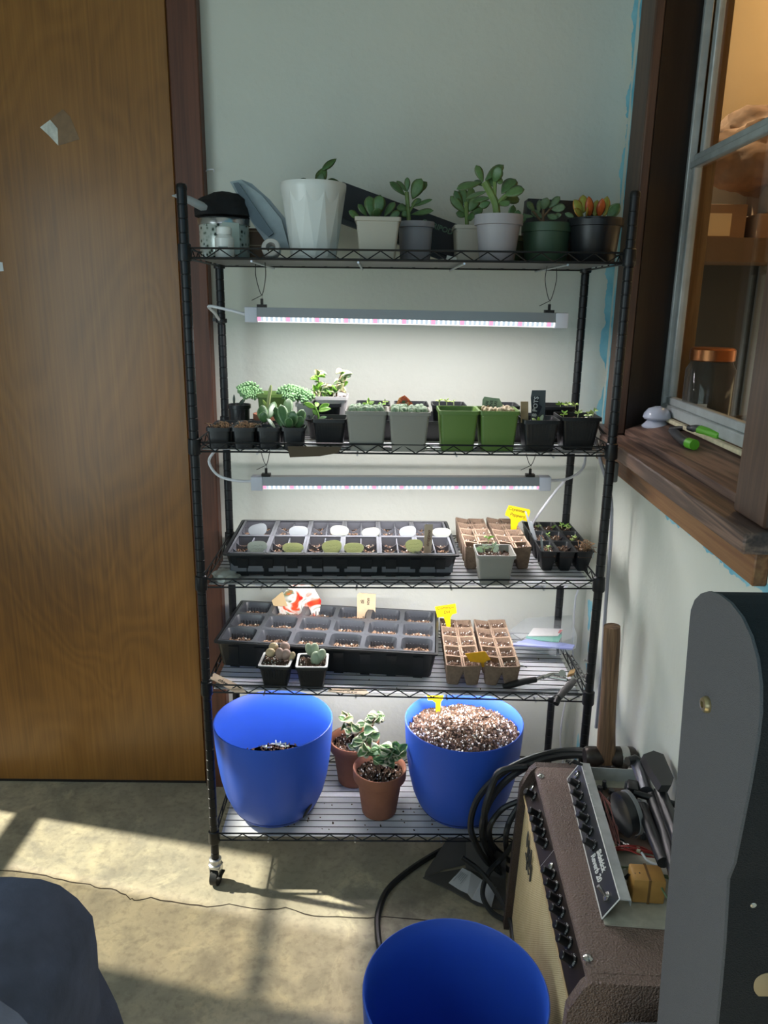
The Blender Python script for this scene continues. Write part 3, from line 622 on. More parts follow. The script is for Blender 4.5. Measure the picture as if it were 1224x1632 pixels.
def L(t, Y, specs, mat, kind='paddle', ox=0, oy=0):   # leaves given as photo pixels: base, tip, width, depth shift of the tip, roll
    s = (Y-CAM.y)/FPX; o = Vector(t.location)
    for k in specs:
        bx, by, tx, ty, wp = k[:5]; dy = k[5] if len(k) > 5 else 0; rl = k[6] if len(k) > 6 else rnd.uniform(-20, 20); m = k[7] if len(k) > 7 else mat; kd = k[8] if len(k) > 8 else kind
        leaf(t, at(bx, by, Y)-o, at(tx, ty, Y+dy)-o, wp*s, m, kd, rl)
def stem(t, Y, pts, r, mat, k=4, name='stem'):
    P = [at(p[0], p[1], Y+(p[2] if len(p) > 2 else 0))-Vector(t.location) for p in pts]
    return MB().tube(smoothpath(P, k) if len(P) > 2 else P, r, 7).obj(name, mat, t)

# ---- top shelf
TZ = lambda x, y: onshelf(0, x, y)
# floral tin with lid
tn = thing('floral_tin', 'round floral tin with a shiny silver lid at the left end of the top shelf', 'tin', TZ(.049, .15))
m_tin = bpy.data.materials.new('floral_print'); m_tin.use_nodes = True; k = NT(m_tin); v = k.coord(scale=(1, 1, 1)); vo = k.add('ShaderNodeTexVoronoi'); vo.inputs['Scale'].default_value = 95; k.link(v, vo.inputs[0])
k.link(k.ramp(k.math('ADD', vo.outputs['Distance'], k.math('MULTIPLY', k.noise(v, 40, 3), .5)), [(.40, lin((30, 34, 36))), (.5, lin((92, 104, 96))), (.62, lin((176, 186, 178))), (.8, lin((196, 202, 196)))]), k.b.inputs['Base Color']); k.b.inputs['Roughness'].default_value = .25; k.b.inputs['Metallic'].default_value = .35
MB().lathe([(.050, 0), (.0515, .002), (.0515, .072), (.050, .074)], 32).obj('can', m_tin, tn); MB().lathe([(.0525, .068), (.0545, .069), (.0545, .080), (.052, .083), (.03, .084)], 32).obj('lid', pm('brushed_silver', (188, 186, 186), .25, .9), tn)
MB().box((.022, -.048, .04), (.034, .012, .062), (0, 0, .38)).obj('paper_label', pm('pale_label', (190, 200, 192), .6), tn, bevel=.001)
bt = thing('white_bottle', 'small white bottle standing in front of the floral tin', 'bottle', TZ(.068, .05)); MB().lathe([(.018, 0), (.019, .002), (.019, .036), (.013, .043), (.012, .045)], 24).obj('body', m_pwhite, bt); MB().lathe([(.0145, .044), (.015, .045), (.015, .056), (.013, .058)], 24).obj('cap', pm('white_cap', (224, 226, 222), .4), bt)
MB().bx((-.0085, -.0198, .016), (.0095, -.0186, .020)).obj('print', pm('grey_print', (120, 128, 124), .6), bt)
cb = thing('small_carton', 'small brown carton with pale borders standing behind the foil pouch', 'box', TZ(.112, .2), .05); MB().box((0, 0, .034), (.044, .03, .068)).obj('carton', pm('carton_brown', (120, 92, 68), .6), cb, bevel=.001)
fb = MB()
for x in (-.019, .019): fb.box((x, -.0155, .034), (.002, .001, .06))
for z in (.006, .033, .062): fb.box((0, -.0155, z), (.038, .001, .0018))
fb.obj('printed_border', pm('pale_gold', (186, 164, 128), .5), cb)
bgk = thing('black_cloth_bag', 'black cloth bag slumped over the floral tin lid', 'bag', TZ(.05, .15)+Vector((0, 0, .084)))
b = MB(); b.bm.free(); b.bm = bmesh.new(); bmesh.ops.create_icosphere(b.bm, subdivisions=4, radius=1)
for v in b.bm.verts:
    p = v.co.copy(); q = 1+.16*vnoise(*(p*1.6))+.06*vnoise(*(p*5)); z = max(-.05, p.z)
    v.co = Vector((p.x*.062*q+.003, p.y*.06*q, .002+(max(0, z)**.8*.048*q if z > 0 else .001)))
b.obj('cloth', pm('black_fabric', (12, 13, 18), .85, 0, 0, 40, .4, 90), bgk, ang=80)
ct2 = thing('clear_tube', 'clear plastic tube lying on the black cloth bag at the rack post', 'tube', at(300, 316, .06)); o = ct2.location.copy()
MB().tube([at(274, 312, .05)-o, at(283, 312, .05)-o, at(300, 318, .055)-o, at(322, 329, .065)-o, at(329, 331, .07)-o], [.001, .005, .0075, .0085, .005], 14).obj('tube', thinglass('cloudy_tube', (.8, .84, .86), haze=.35, hz=(.6, .64, .66)), ct2)
po = thing('foil_pouch', 'stack of folded blue-grey foil pouches leaning beside the tin', 'pouch', TZ(.12, .17)); o = po.location.copy()
m_foil = pm('blue_grey_foil', (142, 156, 158), .34, .2, .12, 25, .25, 60); m_foild = pm('dark_foil_edge', (84, 100, 108), .4, .2)
for i, (poly, y) in enumerate((([(367, 290), (384, 287), (418, 312), (449, 350), (462, 398), (432, 398), (400, 352)], .15), ([(384, 286), (402, 293), (430, 318), (458, 352), (472, 398), (455, 398), (430, 348), (405, 312)], .165), ([(372, 292), (380, 291), (410, 335), (436, 372), (428, 378), (404, 356)], .135))):
    MB().prism([at(px, py, y)-o for px, py in poly], (0, -.004, 0), (0, .004, 0)).obj('pouch', (m_foil, m_foil, m_foild)[i], po, bevel=.0015)
rl = thing('white_roll', 'white roll of tape standing on the top shelf left of the ceramic pot', 'roll', TZ(.155, .09)); MB().lathe([(.017, -.010), (.019, -.008), (.019, .008), (.017, .010), (.010, .010), (.010, -.010)], 24, M=Matrix.Translation((0, 0, .02)) @ Matrix.Rotation(R(70), 4, 'X'), cap0=False, cap1=False).obj('roll', pm('offwhite_tape', (206, 200, 194), .5), rl)
# faceted white pot
fp = thing('faceted_white_pot', 'large white faceted ceramic pot holding a plant with one tall curved leaf', 'potted plant', TZ(.241, .10)); rings = []
nf = 11; q = MB(); rg = lambda r, z, o: [q.bm.verts.new((r*math.cos(2*math.pi*(i+o)/nf), r*math.sin(2*math.pi*(i+o)/nf), z)) for i in range(nf)]
A_, B_ = rg(.0645, .128, 0), rg(.0475, .006, .5); C_ = rg(.0585, .072, .25)
for i in range(nf):
    j = (i+1) % nf
    for f_ in ((A_[i], B_[i], A_[j]), (B_[i], B_[j], A_[j])): q.bm.faces.new(f_)
for v in C_: q.bm.verts.remove(v)
q.bm.faces.new(B_)
q.obj('pot', m_pwhite, fp, smooth=False)
MB().lathe([(.045, .001), (.058, .100), (.0640, .126), (.0660, .134), (.0665, .144), (.0655, .146), (.0630, .146), (.060, .13), (.042, .006)], 48).obj('rim', m_pwhite, fp); soil(fp, (.057,), .132, 150, 30)
L(fp, .10, [(506, 296, 520, 262, 17, 0, 10), (512, 272, 540, 250, 10, .01, 30), (510, 296, 512, 274, 17, -.01), (516, 294, 546, 291, 17, -.02), (495, 294, 468, 287, 13, .01)], m_jade, 'blade')
# square & round pots with jade plants
def jade(name, label, loc, pot, **k): return pot(name, label, 'potted plant', loc, **k)
p = square_pot('jade_plant', 'jade cutting with round leaves in a square beige pot beside the faceted pot', 'potted plant', TZ(.372, .09), .092, .070, .080, m_pbeige, .068); 
L(p, .09, [(592, 347, 588, 312, 19, .01), (602, 345, 606, 310, 20, 0), (585, 345, 570, 325, 11), (575, 350, 555, 336, 11, -.01), (612, 346, 630, 322, 13, .01), (600, 348, 600, 330, 16, -.025), (620, 347, 638, 338, 11)], m_jade); stem(p, .09, [(600, 352), (600, 330)], .004, m_stem)
p = round_pot('jade_plant', 'tall slim jade plant in a round grey pot', 'potted plant', TZ(.452, .175), rprof(.040, .031, .083), m_plav, .035, .074); p.name = 'jade_plant'
L(p, .175, [(649, 306, 649, 282, 9, 0, 0), (646, 312, 620, 290, 14, 0), (648, 306, 632, 288, 9, .02), (657, 318, 672, 284, 20, 0, 10), (658, 310, 681, 290, 13, .015), (655, 326, 672, 318, 9), (657, 330, 690, 318, 8, -.01), (655, 342, 692, 336, 11, -.02), (650, 335, 632, 330, 14, .01), (651, 345, 640, 338, 12)], m_jade); stem(p, .175, [(652, 358), (650, 330), (648, 306)], .0045, m_stem); stem(p, .175, [(652, 338), (664, 318)], .003, m_stem)
p = square_pot('jade_plant', 'jade plant in a square beige pot half hidden behind the lavender pot', 'potted plant', TZ(.575, .20), .082, .066, .078, m_pbeige, .068)
L(p, .20, [(742, 340, 717, 312, 14), (738, 335, 724, 303, 12), (742, 330, 735, 298, 15, .01), (747, 338, 762, 312, 18), (748, 345, 770, 332, 13), (744, 345, 726, 340, 12), (746, 330, 752, 298, 14, .01), (744, 348, 758, 344, 14, -.02)], m_jade); stem(p, .20, [(744, 358), (743, 322)], .0045, m_stem)
p = round_pot('jade_plant', 'big branching jade plant in a round lavender-grey pot', 'potted plant', TZ(.614, .075), rprof(.0485, .034, .088, .005, .020), m_plav, .041, .078)
stem(p, .075, [(792, 340), (788, 320), (772, 290)], .0075, m_stem); stem(p, .075, [(788, 312), (789, 286)], .004, m_stem); stem(p, .075, [(790, 328), (806, 312)], .005, m_stem)
L(p, .075, [(770, 291, 758, 263, 13, 0, 0), (768, 291, 727, 303, 18, -.01), (773, 288, 803, 263, 16, .02), (788, 292, 797, 264, 19, -.015), (786, 298, 780, 280, 17, .02), (799, 309, 822, 286, 22, .02), (802, 312, 837, 303, 22, -.01), (797, 318, 828, 318, 18, .02), (782, 316, 752, 322, 15, .03), (776, 305, 742, 318, 13, .04), (770, 297, 756, 288, 10, .02), (796, 322, 812, 328, 16, -.03), (789, 288, 802, 290, 10), (782, 322, 764, 330, 12)], m_jade)
p = round_pot('jade_plant', 'pale leaved jade cutting in a round dark green pot', 'potted plant', TZ(.722, .125), rprof(.0525, .042, .078, .004, .018), m_pgreen, .045, .068)
stem(p, .125, [(865, 358), (866, 330)], .003, m_bark); stem(p, .125, [(862, 352), (848, 335)], .0022, m_bark); stem(p, .125, [(866, 345), (880, 330)], .0022, m_bark)
L(p, .125, [(852, 337, 839, 322, 12, 0), (850, 345, 833, 346, 9), (865, 335, 872, 314, 15, -.01), (874, 332, 893, 313, 11), (878, 334, 902, 331, 15, -.01), (866, 348, 846, 336, 11, .02), (874, 350, 896, 342, 9, -.02), (858, 342, 860, 318, 8, .02), (872, 342, 888, 350, 12, -.03)], m_jadep)
p = round_pot('small_green_pot', 'dark green pot standing right behind the lavender-grey pot', 'plant pot', TZ(.655, .22), rprof(.040, .032, .060), m_pgreen, .034, .05)
L(p, .22, [(812, 356, 818, 326, 13), (822, 356, 826, 334, 12), (830, 358, 838, 340, 10)], m_deep)
p = round_pot('jade_plant', 'sun-stressed jade plant with yellow and red leaves in a black round pot', 'potted plant', TZ(.815, .10), rprof(.056, .043, .086, .005, .016), m_pblack, .047, .076); MB().tube([(.056*math.cos(a/12*6.283), .056*math.sin(a/12*6.283), .084) for a in range(13)], .002, 6).obj('rim', m_pblack, p)
L(p, .10, [(928, 342, 914, 318, 17, 0, 0, m_yel), (930, 340, 929, 310, 17, .01, 0, m_yel), (930, 346, 914, 334, 15, -.02, 0, m_yel), (940, 346, 938, 312, 14, -.01, 0, m_red), (947, 346, 952, 318, 13, .01, 0, m_yel), (955, 346, 960, 315, 14, -.015, 0, m_red), (962, 346, 968, 312, 14, .01, 0, m_yel), (968, 348, 988, 324, 18, 0, 0, m_deep), (935, 347, 936, 330, 10, -.03, 0, m_yel), (952, 348, 944, 326, 11, .02, 0, m_yel), (915, 346, 900, 340, 9, .01, 0, m_jadep)], m_yel, 'oval')
# black tripod box(es)
m_tri = pm('matte_black_carton', (22, 25, 29), .55); m_tri2 = pm('dark_grey_carton_side', (58, 62, 64), .6)
tb = thing('tripod_box', 'long black tripod box with green lettering sloping down behind the pots', 'box', at(630, 340, .30)); o = tb.location.copy(); ax = (at(716, 353, .30)-at(546, 290, .30)).normalized(); nz = Vector((-ax.z, 0, ax.x)); L0 = at(546, 290, .30)-o
q = [L0, L0+ax*.292, L0+ax*.292-nz*.072, L0-nz*.072]
MB().prism([Vector(v_) for v_ in q], (0, -.004, 0), (0, .020, 0)).obj('carton', m_tri, tb, bevel=.001)
q2 = [L0-nz*.0722, L0+ax*.288-nz*.0722, L0+ax*.262-nz*.084, L0-nz*.084]; MB().prism([Vector(v_) for v_ in q2], (0, .0, 0), (0, .02, 0)).obj('side_panel', m_tri2, tb)
m_tlet = pm('green_print', (96, 128, 104), .6)
text('C TRIPOD',   .0165, m_tlet, tb, basis(at(697, 362, .295)-o, ax, nz), bold=.0003)
tb2 = thing('black_carton', 'black upright carton standing behind the dark green pot', 'box', TZ(.752, .24)); MB().box((0, 0, .068), (.118, .05, .136), (0, R(2), 0)).obj('carton', m_tri, tb2, bevel=.001); MB().box((0, -.0262, .10), (.08, .001, .02)).obj('flap_seam', m_tri2, tb2)
tg = thing('paper_tag', 'tiny white paper tag lying on the top shelf under the tripod box', 'tag', TZ(.53, .17)); MB().box((0, 0, .008), (.022, .001, .014), (R(-20), R(12), 0)).obj('paper', pm('white_paper', (222, 222, 216), .7), tg)

# ---- second shelf
T2 = lambda x, y: onshelf(1, x, y)
m_dry = pm('dry_roots', (150, 118, 88), .85, 0, .25, 90)
sm_pots = []
for i, x in enumerate((.048, .099, .150, .201)):
    lab = ['small black square pot with dried roots, leftmost in the front row', 'small black square pot with dried roots, second from left in the front row', 'small black square pot with bare soil behind a paddle-leaved cutting, third in the front row', 'small black square pot with a cluster of thick paddle leaves, fourth in the front row'][i]
    p = square_pot('small_black_pot', lab, 'plant pot', T2(x, .031+.004*i), .050, .040, .044, m_pblack, .034, 60, 8, group='small black square pots', smat=m_coir)
    sm_pots.append(p)
    if i < 2:
        q = MB()
        for _ in range(16 if i == 0 else 26):
            a = Vector((rnd.uniform(-.018, .018), rnd.uniform(-.016, .016), .036)); q.tube(smoothpath([a, a+Vector((rnd.uniform(-.01, .01), rnd.uniform(-.008, .008), rnd.uniform(.006, .016))), a+Vector((rnd.uniform(-.02, .02), rnd.uniform(-.01, .01), rnd.uniform(.002, .018)))], 3), .0009, 4)
        tag(q.obj('dried_roots', m_dry, p), kind='stuff')
for i, x in enumerate((.050, .102, .155)):
    square_pot('small_black_pot', ['small black square pot of soil, leftmost in the second row', 'small black square pot of soil, middle of the second row', 'small black square pot of soil, rightmost in the second row'][i], 'plant pot', T2(x, .09), .050, .040, .044, m_pblack, .036, 60, 6, group='small black square pots', smat=m_coir)
L(sm_pots[3], .04, [(456, 682, 447, 644, 18, .02, 12), (463, 682, 470, 654, 22, -.01, -10), (470, 682, 484, 652, 17, .02, 30), (460, 684, 462, 664, 15, -.025, 5), (450, 682, 438, 648, 15, .03, -25), (440, 684, 424, 666, 9, -.01, 40, m_silver), (458, 674, 460, 634, 17, .05, 5), (474, 684, 480, 662, 15, -.01, 15)], m_deep)
L(sm_pots[2], .04, [(419, 672, 418, 645, 18, .03, 0), (420, 674, 421, 655, 18, -.01, 0), (428, 668, 438, 640, 16, .06)], m_deep, 'oval')
p = round_pot('black_pot_with_sprouts', 'round black pot with two dark pointed sprouts at the left rear post', 'potted plant', T2(.052, .235), rprof(.027, .022, .064, .003, .01), m_pblack, .022, .056, 80, 8)
L(p, .235, [(373, 646, 373, 628, 4, 0), (380, 647, 392, 634, 7, .01)], m_dark, 'oval')
def burro(t, Y, paths, r):
    q = MB()
    for pts in paths:
        P = smoothpath([at(a, b_, Y+c)-t.location for a, b_, c in pts], 6)
        for i, p_ in enumerate(P[:-1]):
            d = (P[i+1]-p_).normalized()
            for j in range(4):
                a = i*2.4+j*1.571; f_ = frame(d); out = f_ @ Vector((.25, math.cos(a), math.sin(a))); out.normalize()
                q.ell(p_+out*r*.7, (r*.52, r*.36, r*.36), frame(out), 7, 6)
    return tag(q.obj('foliage', m_burro, t), kind='stuff')
p = square_pot('burros_tail', "burro's tail succulent spilling left and right from a bright lime pot", 'potted plant', T2(.135, .235), .075, .058, .092, m_plime, .08)
burro(p, .21, [[(412, 630, .03), (404, 622, 0), (392, 622, -.01), (382, 626, -.02)], [(415, 626, .03), (402, 614, 0), (390, 616, .0), (380, 622, 0)], [(408, 632, 0), (396, 628, -.02), (388, 632, -.03)], [(445, 626, .03), (456, 622, 0), (468, 624, -.01), (482, 630, -.02)], [(445, 624, .02), (460, 618, 0), (478, 622, 0), (494, 628, -.01)], [(450, 630, 0), (462, 632, -.02), (470, 634, -.03)]], .0085)
p = square_pot('grey_square_pot', 'plain grey square pot behind the paddle-leaved cutting, under the trailing tail', 'plant pot', T2(.218, .225), .062, .05, .072, pm('frosted_grey_pot', (186, 190, 188), .4), .06)
burro(p, .20, [[(470, 630, .03), (478, 624, 0), (488, 628, -.01), (498, 634, -.02)], [(474, 634, .02), (484, 632, -.01), (486, 642, -.03)]], .0085)
p = round_pot('terracotta_pot', 'tiny terracotta pot with a pale green fleshy stalk behind the small black pots', 'potted plant', T2(.128, .145), rprof(.029, .022, .056, .003, .014), m_terra, .024, .049, 80, 8)
stem(p, .145, [(428, 660), (428, 640), (432, 614)], [.004]*8+[.0022], m_stempale); L(p, .145, [(428, 655, 418, 636, 6), (430, 655, 438, 640, 6)], m_seed, 'oval')
# hoya in a pale square pot
def hoya(t, Y, spec, mats, seed, nrm=(0, -.8, .6)):
    r = random.Random(seed); s = (Y-CAM.y)/FPX; o = Vector(t.location)
    for (cx, cy, rx, ry, n, sz_, dy) in spec:
        for _ in range(n):
            a = r.uniform(0, 6.283); q = math.sqrt(r.random()); px, py = cx+rx*q*math.cos(a), cy+ry*q*math.sin(a); b = at(px, py, Y+dy+r.uniform(-.012, .012))-o
            dr_ = Vector((math.cos(a)*.8+r.uniform(-.5, .5), r.uniform(-.6, .3), r.uniform(-.2, .9))).normalized(); Ln = sz_*s*r.uniform(.8, 1.25)
            leaf(t, b-dr_*Ln*.4, b+dr_*Ln*.6, Ln*r.uniform(.6, .85), r.choice(mats), 'curl', r.uniform(-60, 60), nrm)
p = square_pot('hoya_plant', 'twisted rope hoya in a pale square pot at the back of the second shelf', 'potted plant', T2(.268, .235), .078, .062, .088, pm('pale_grey_pot', (198, 196, 196), .5), .08)
stem(p, .235, [(512, 634), (508, 610), (506, 592)], .0022, m_bark); stem(p, .235, [(536, 632), (538, 612), (546, 592)], .0022, m_bark)
hoya(p, .225, [(508, 602, 7, 14, 12, 13, 0), (512, 622, 10, 8, 9, 14, -.01), (532, 624, 16, 8, 14, 15, 0), (546, 596, 9, 8, 8, 16, 0), (543, 612, 6, 4, 3, 16, 0), (503, 630, 5, 5, 4, 12, -.02)], [m_hoyap, m_hoya, m_lush], 5)
# carrier tray and the pots in it
ty = thing('carrier_tray', 'long shallow black carrier tray standing behind the front row of pots', 'tray', T2(.515, .215)); TW, TD, TH = .60, .17, .044
MB().loft([rsq(TW-.02, TD-.02, .01, 0), rsq(TW-.008, TD-.008, .01, TH-.004), rsq(TW, TD, .01, TH-.003), rsq(TW, TD, .01, TH), rsq(TW-.01, TD-.01, .01, TH), rsq(TW-.024, TD-.024, .01, .003)]).obj('tray', m_pblack, ty, ang=35)
def seedling(t, Y, x0, y0, n, h, wpx, mat=None, lean=0):
    s = (Y-CAM.y)/FPX; mat = mat or m_seed
    stem(t, Y, [(x0, y0), (x0+lean*.5, y0-h*.5), (x0+lean, y0-h)], .0009, m_stempale)
    for i in range(n):
        a = math.pi*(.05+.9*i/max(1, n-1)+rnd.uniform(-.06, .06)); ln = wpx*rnd.uniform(.85, 1.35); f0 = rnd.uniform(.55, 1)
        L(t, Y, [(x0+lean*f0, y0-h*f0, x0+lean+ln*math.cos(a), y0-h*f0-ln*.75*math.sin(a), wpx*.42, rnd.uniform(-.012, .012))], mat, 'thin')
inpots = []
for i, (px0, px1, py, lab) in enumerate(((500, 546, 652, 'left end'), (566, 624, 638, 'behind the left grey pot'), (627, 681, 645, 'behind the right grey pot'), (684, 741, 641, 'behind the left lime pot'), (762, 826, 646, 'behind the right lime pot'), (845, 912, 646, 'right end'))):
    Y = .255; a, b_ = at(px0, py, Y), at(px1, py, Y); wt = min(.078, b_.x-a.x); x = (a.x+b_.x)/2; h = a.z-(sz(1, x)+.0055)
    p = square_pot('black_nursery_pot', 'black square nursery pot in the carrier tray, ' + lab, 'plant pot', T2(x, .215)+Vector((0, 0, .004)), wt, wt*.74, max(.07, h), m_pblack, max(.07, h)-.014, 120, 14, ribs=6, group='black nursery pots in the carrier tray')
    inpots.append(p)
seedling(inpots[1], .20, 588, 650, 4, 8, 8, m_lush); seedling(inpots[1], .20, 606, 652, 3, 8, 8, m_lush); seedling(inpots[1], .22, 614, 645, 3, 7, 5); seedling(inpots[3], .2, 700, 647, 3, 10, 7); seedling(inpots[3], .2, 712, 646, 4, 8, 6); seedling(inpots[3], .2, 723, 646, 3, 9, 4)
for x, y in ((893, 652), (905, 650), (917, 652)): seedling(inpots[5], .2, x, y, 4, 8, 7, m_lush if x < 900 else m_seed)
# front row
m_knob = leafmat('knobby_succulent', (128, 158, 116), (168, 188, 152))
def knobs(t, w_, z0, n, seed, r0=.005, mat=None):
    r = random.Random(seed); q = MB()
    for _ in range(n):
        x, y = r.uniform(-w_/2, w_/2), r.uniform(-w_/2, w_/2); s = r.uniform(.7, 1.3)*r0; q.ell((x, y, z0+s*.5), (s*r.uniform(.7, 1.2), s*r.uniform(.7, 1.1), s*1.15), (r.uniform(-.5, .5), r.uniform(-.5, .5), r.uniform(0, 3)), 8, 6)
    return tag(q.obj('succulent_bodies', mat or pm('frosty_succulent', (136, 160, 128), .5, 0, .35, 120), t), kind='stuff')
p = square_pot('ribbed_black_pot', 'ribbed black square pot with a fresh green seedling left of the grey pots', 'potted plant', T2(.274, .085), .074, .056, .058, m_pblack, .046, 120, 14, ribs=9)
stem(p, .08, [(508, 672), (507, 660), (502, 648)], .0022, m_lush); L(p, .08, [(503, 650, 484, 642, 9, -.01), (504, 649, 506, 640, 8, .02), (508, 654, 525, 643, 11, 0), (507, 655, 528, 651, 9, -.02), (507, 668, 521, 664, 6, -.02, 20, m_silver), (505, 662, 498, 652, 6)], m_lush, 'thin')
for i, (x, y, lab) in enumerate(((.354, .040, 'left grey square pot packed with small frosty succulents and a seedling'), (.441, .034, 'right grey square pot packed with round frosty succulents and a red and orange tag'))):
    p = square_pot('grey_square_pot', lab, 'potted plant', T2(x, y), .088, .068, .083, m_pgrey, .070, 160, 20, seed=i); knobs(p, .066, .079, 70, i, .0062)
    if i == 0: seedling(p, .05, 587, 655, 5, 14, 9, m_lush); seedling(p, .05, 598, 655, 3, 10, 8, m_lush, 6)
tt = thing('torn_red_tag', 'torn red and orange printed tag standing in the right grey pot', 'plant tag', at(644, 656, .07)); o = tt.location.copy()
mt = bpy.data.materials.new('red_orange_print'); mt.use_nodes = True; k = NT(mt); v = k.coord(); k.link(k.ramp(k.noise(v, 70, 3), [(.38, lin((70, 92, 60))), (.46, lin((172, 52, 36))), (.55, lin((214, 98, 44))), (.66, lin((226, 190, 120)))]), k.b.inputs['Base Color'])
MB().prism([at(x, y, .07)-o for x, y in ((622, 650), (632, 643), (636, 634), (645, 630), (652, 636), (659, 645), (660, 657), (630, 657))], (0, 0, 0), (0, .0012, 0)).obj('card', mt, tt, smooth=False); text('S', .012, pm('cream_print', (226, 212, 190), .6), tt, basis(at(650, 645, .0693)-o, (.9, 0, .3), (-.3, 0, .9)))
for i, (x, y, lab) in enumerate(((.544, .050, 'left lime green square pot, empty looking with bright inner walls'), (.628, .052, 'right lime green square pot topped with pebble-like succulents'))):
    p = square_pot('lime_square_pot', lab, 'potted plant', T2(x, y), .084, .066, .084, m_plime, .060 if i == 0 else .072, 160, 20, seed=i+4)
    if i: knobs(p, .062, .080, 60, 9, .0055, pm('pebble_succulent', (176, 160, 128), .55, 0, .35, 90))
gt = thing('folded_green_tag', 'curved pale green plant tag with dark lettering in the right lime pot', 'plant tag', at(788, 655, .06)); o = gt.location.copy(); m_gt = pm('pale_green_tag', (128, 156, 128), .5, 0, .1, 30); m_ink = pm('dark_ink', (40, 46, 44), .6)
MB().prism([at(x, y, .06)-o for x, y in ((768, 656), (769, 637), (772, 632), (785, 634), (796, 635), (801, 645), (803, 656))], (0, 0, 0), (0, .0012, 0)).obj('tag', m_gt, gt, smooth=False)
for i, (tx, px) in enumerate((('HAI', 776), ('ENE', 783), ('ARI', 790))): text(tx, .0088, m_ink, gt, basis(at(px, 644, .0594)-o, (.1, 0, 1), (-1, 0, .1)))
p = square_pot('black_square_pot', 'black square pot with a silvery sprout and a dark card reading POTS', 'potted plant', T2(.716, .052), .078, .058, .066, m_pblack, .054, 120, 16, ribs=8)
L(p, .055, [(858, 678, 866, 660, 7, 0, 0, m_silver), (857, 678, 848, 666, 7, -.01, 0, m_silver), (858, 676, 858, 664, 6, -.02, 0, m_seed)], m_silver, 'thin')
wt_ = thing('wooden_tag', 'short flat wooden stick tag left of the dark POTS card', 'plant tag', at(836, 672, .03)); o = wt_.location.copy(); MB().prism([at(x, y, .03)-o for x, y in ((830, 674), (830, 640), (842, 640), (842, 674))], (0, 0, 0), (0, .002, 0)).obj('stick', pm('pale_stick_wood', (150, 132, 100), .7, 0, .12, 30), wt_)
pc = thing('pots_card', 'dark grey torn carton strip with the word POTS running up it', 'card', at(857, 674, .07)); o = pc.location.copy()
MB().prism([at(x, y, .07)-o for x, y in ((846, 676), (847, 650), (846, 634), (848, 622), (870, 622), (868, 676))], (0, 0, 0), (0, .0015, 0)).obj('card', pm('slate_card', (70, 80, 86), .5, 0, .1, 40), pc, smooth=False)
MB().prism([at(x, y, .0698)-o for x, y in ((847, 660), (849, 632), (860, 631), (859, 644), (864, 648), (858, 662))], (0, 0, 0), (0, -.0004, 0)).obj('navy_patch', pm('navy_print', (24, 30, 44), .5), pc, smooth=False)
text('8 POTS', .0135, pm('pale_print', (206, 214, 218), .5), pc, basis(at(853.5, 648, .0690)-o, (.06, 0, 1), (-1, 0, .06)), bold=.0002)
p = square_pot('black_square_pot', 'ribbed black square pot of feathery seedlings at the right end of the second shelf', 'potted plant', T2(.803, .075), .086, .062, .070, m_pblack, .058, 140, 16, ribs=10)
for x, y in ((897, 668), (920, 668), (936, 668), (945, 664)): seedling(p, .06, x, y, 5, 10, 7, m_lush if x < 915 else m_seed, 2)
sb = thing('plastic_scrap', 'crumpled clear plastic and white scrap at the right end of the second shelf', 'scrap', T2(.838, .20)); o = sb.location.copy()
MB().prism([at(x, y, .20)-o for x, y in ((944, 682), (952, 680), (957, 692), (972, 702), (966, 716), (938, 716))], (0, 0, 0), (.004, .03, 0)).obj('sheet', pm('milky_plastic', (206, 206, 200), .4), sb, bevel=.002); MB().tube([p_-o for p_ in smoothpath([at(951, 674, .22), at(957, 684, .21), at(966, 693, .2), at(974, 697, .2)], 4)], .003, 6).obj('black_strap', m_blackp, sb)
cs = thing('cardboard_strip', 'torn brown cardboard strip wedged under the second shelf liner at the front', 'cardboard', at(500, 720, -.004)); o = cs.location.copy()
MB().prism([at(x, y, -.0045)-o for x, y in ((458, 711), (545, 712), (538, 722), (510, 727), (462, 729))], (0, -.0008, 0), (0, .0008, 0)).obj('strip', pm('dark_cardboard', (78, 66, 50), .8), cs, smooth=False)
# ------------------------------------------------------------------ third shelf
T3 = lambda x, y: onshelf(2, x, y)
def tray_shell(t, w_, d, h, nfx=9):
    MB().loft([rsq(w_-.030, d-.030, .012, .004), rsq(w_-.012, d-.012, .012, h-.008), rsq(w_-.010, d-.010, .012, h-.006), rsq(w_, d, .006, h-.004), rsq(w_, d, .006, h), rsq(w_-.012, d-.012, .01, h), rsq(w_-.034, d-.034, .01, .006)]).obj('outer_tray', m_pblack, t, ang=30)
    q = MB()
    for k in range(nfx):
        x = (-.5+(k+.5)/nfx)*(w_-.03)
        for sy in (-1, 1): q.prism([(x-.011, sy*(d/2-.016), 0), (x+.011, sy*(d/2-.016), 0), (x+.012, sy*(d/2-.0045), h-.012), (x-.012, sy*(d/2-.0045), h-.012)], (0, 0, 0), (0, -sy*.006, 0))
    tag(q.obj('ribs', m_pblack, t, smooth=False), kind='stuff')
st_ = thing('seed_tray', 'wide black seed tray of small cell packs marked with oval tags on the third shelf', 'seed tray', T3(.298, .183), R(1.2)); TW, TD, TH = .522, .278, .056
tray_shell(st_, TW, TD, TH)
m_pack = pm('grey_black_cell_plastic', (96, 98, 104), .28, 0, 0, 40, .05, 200)
pw, pd_, z1 = .0835, .132, TH+.001
q = MB(); t_ = .0055
for x in (-pw/2, pw/2-t_): q.bx((x, -pd_/2, z1-.003), (x+t_, pd_/2, z1))
for y in (-pd_/2, pd_/2-t_): q.bx((-pw/2, y, z1-.003), (pw/2, y+t_, z1))
for x in (-pw/2+.004, pw/2-.0055): q.bx((x, -pd_/2+.004, .012), (x+.0015, pd_/2-.004, z1-.001))
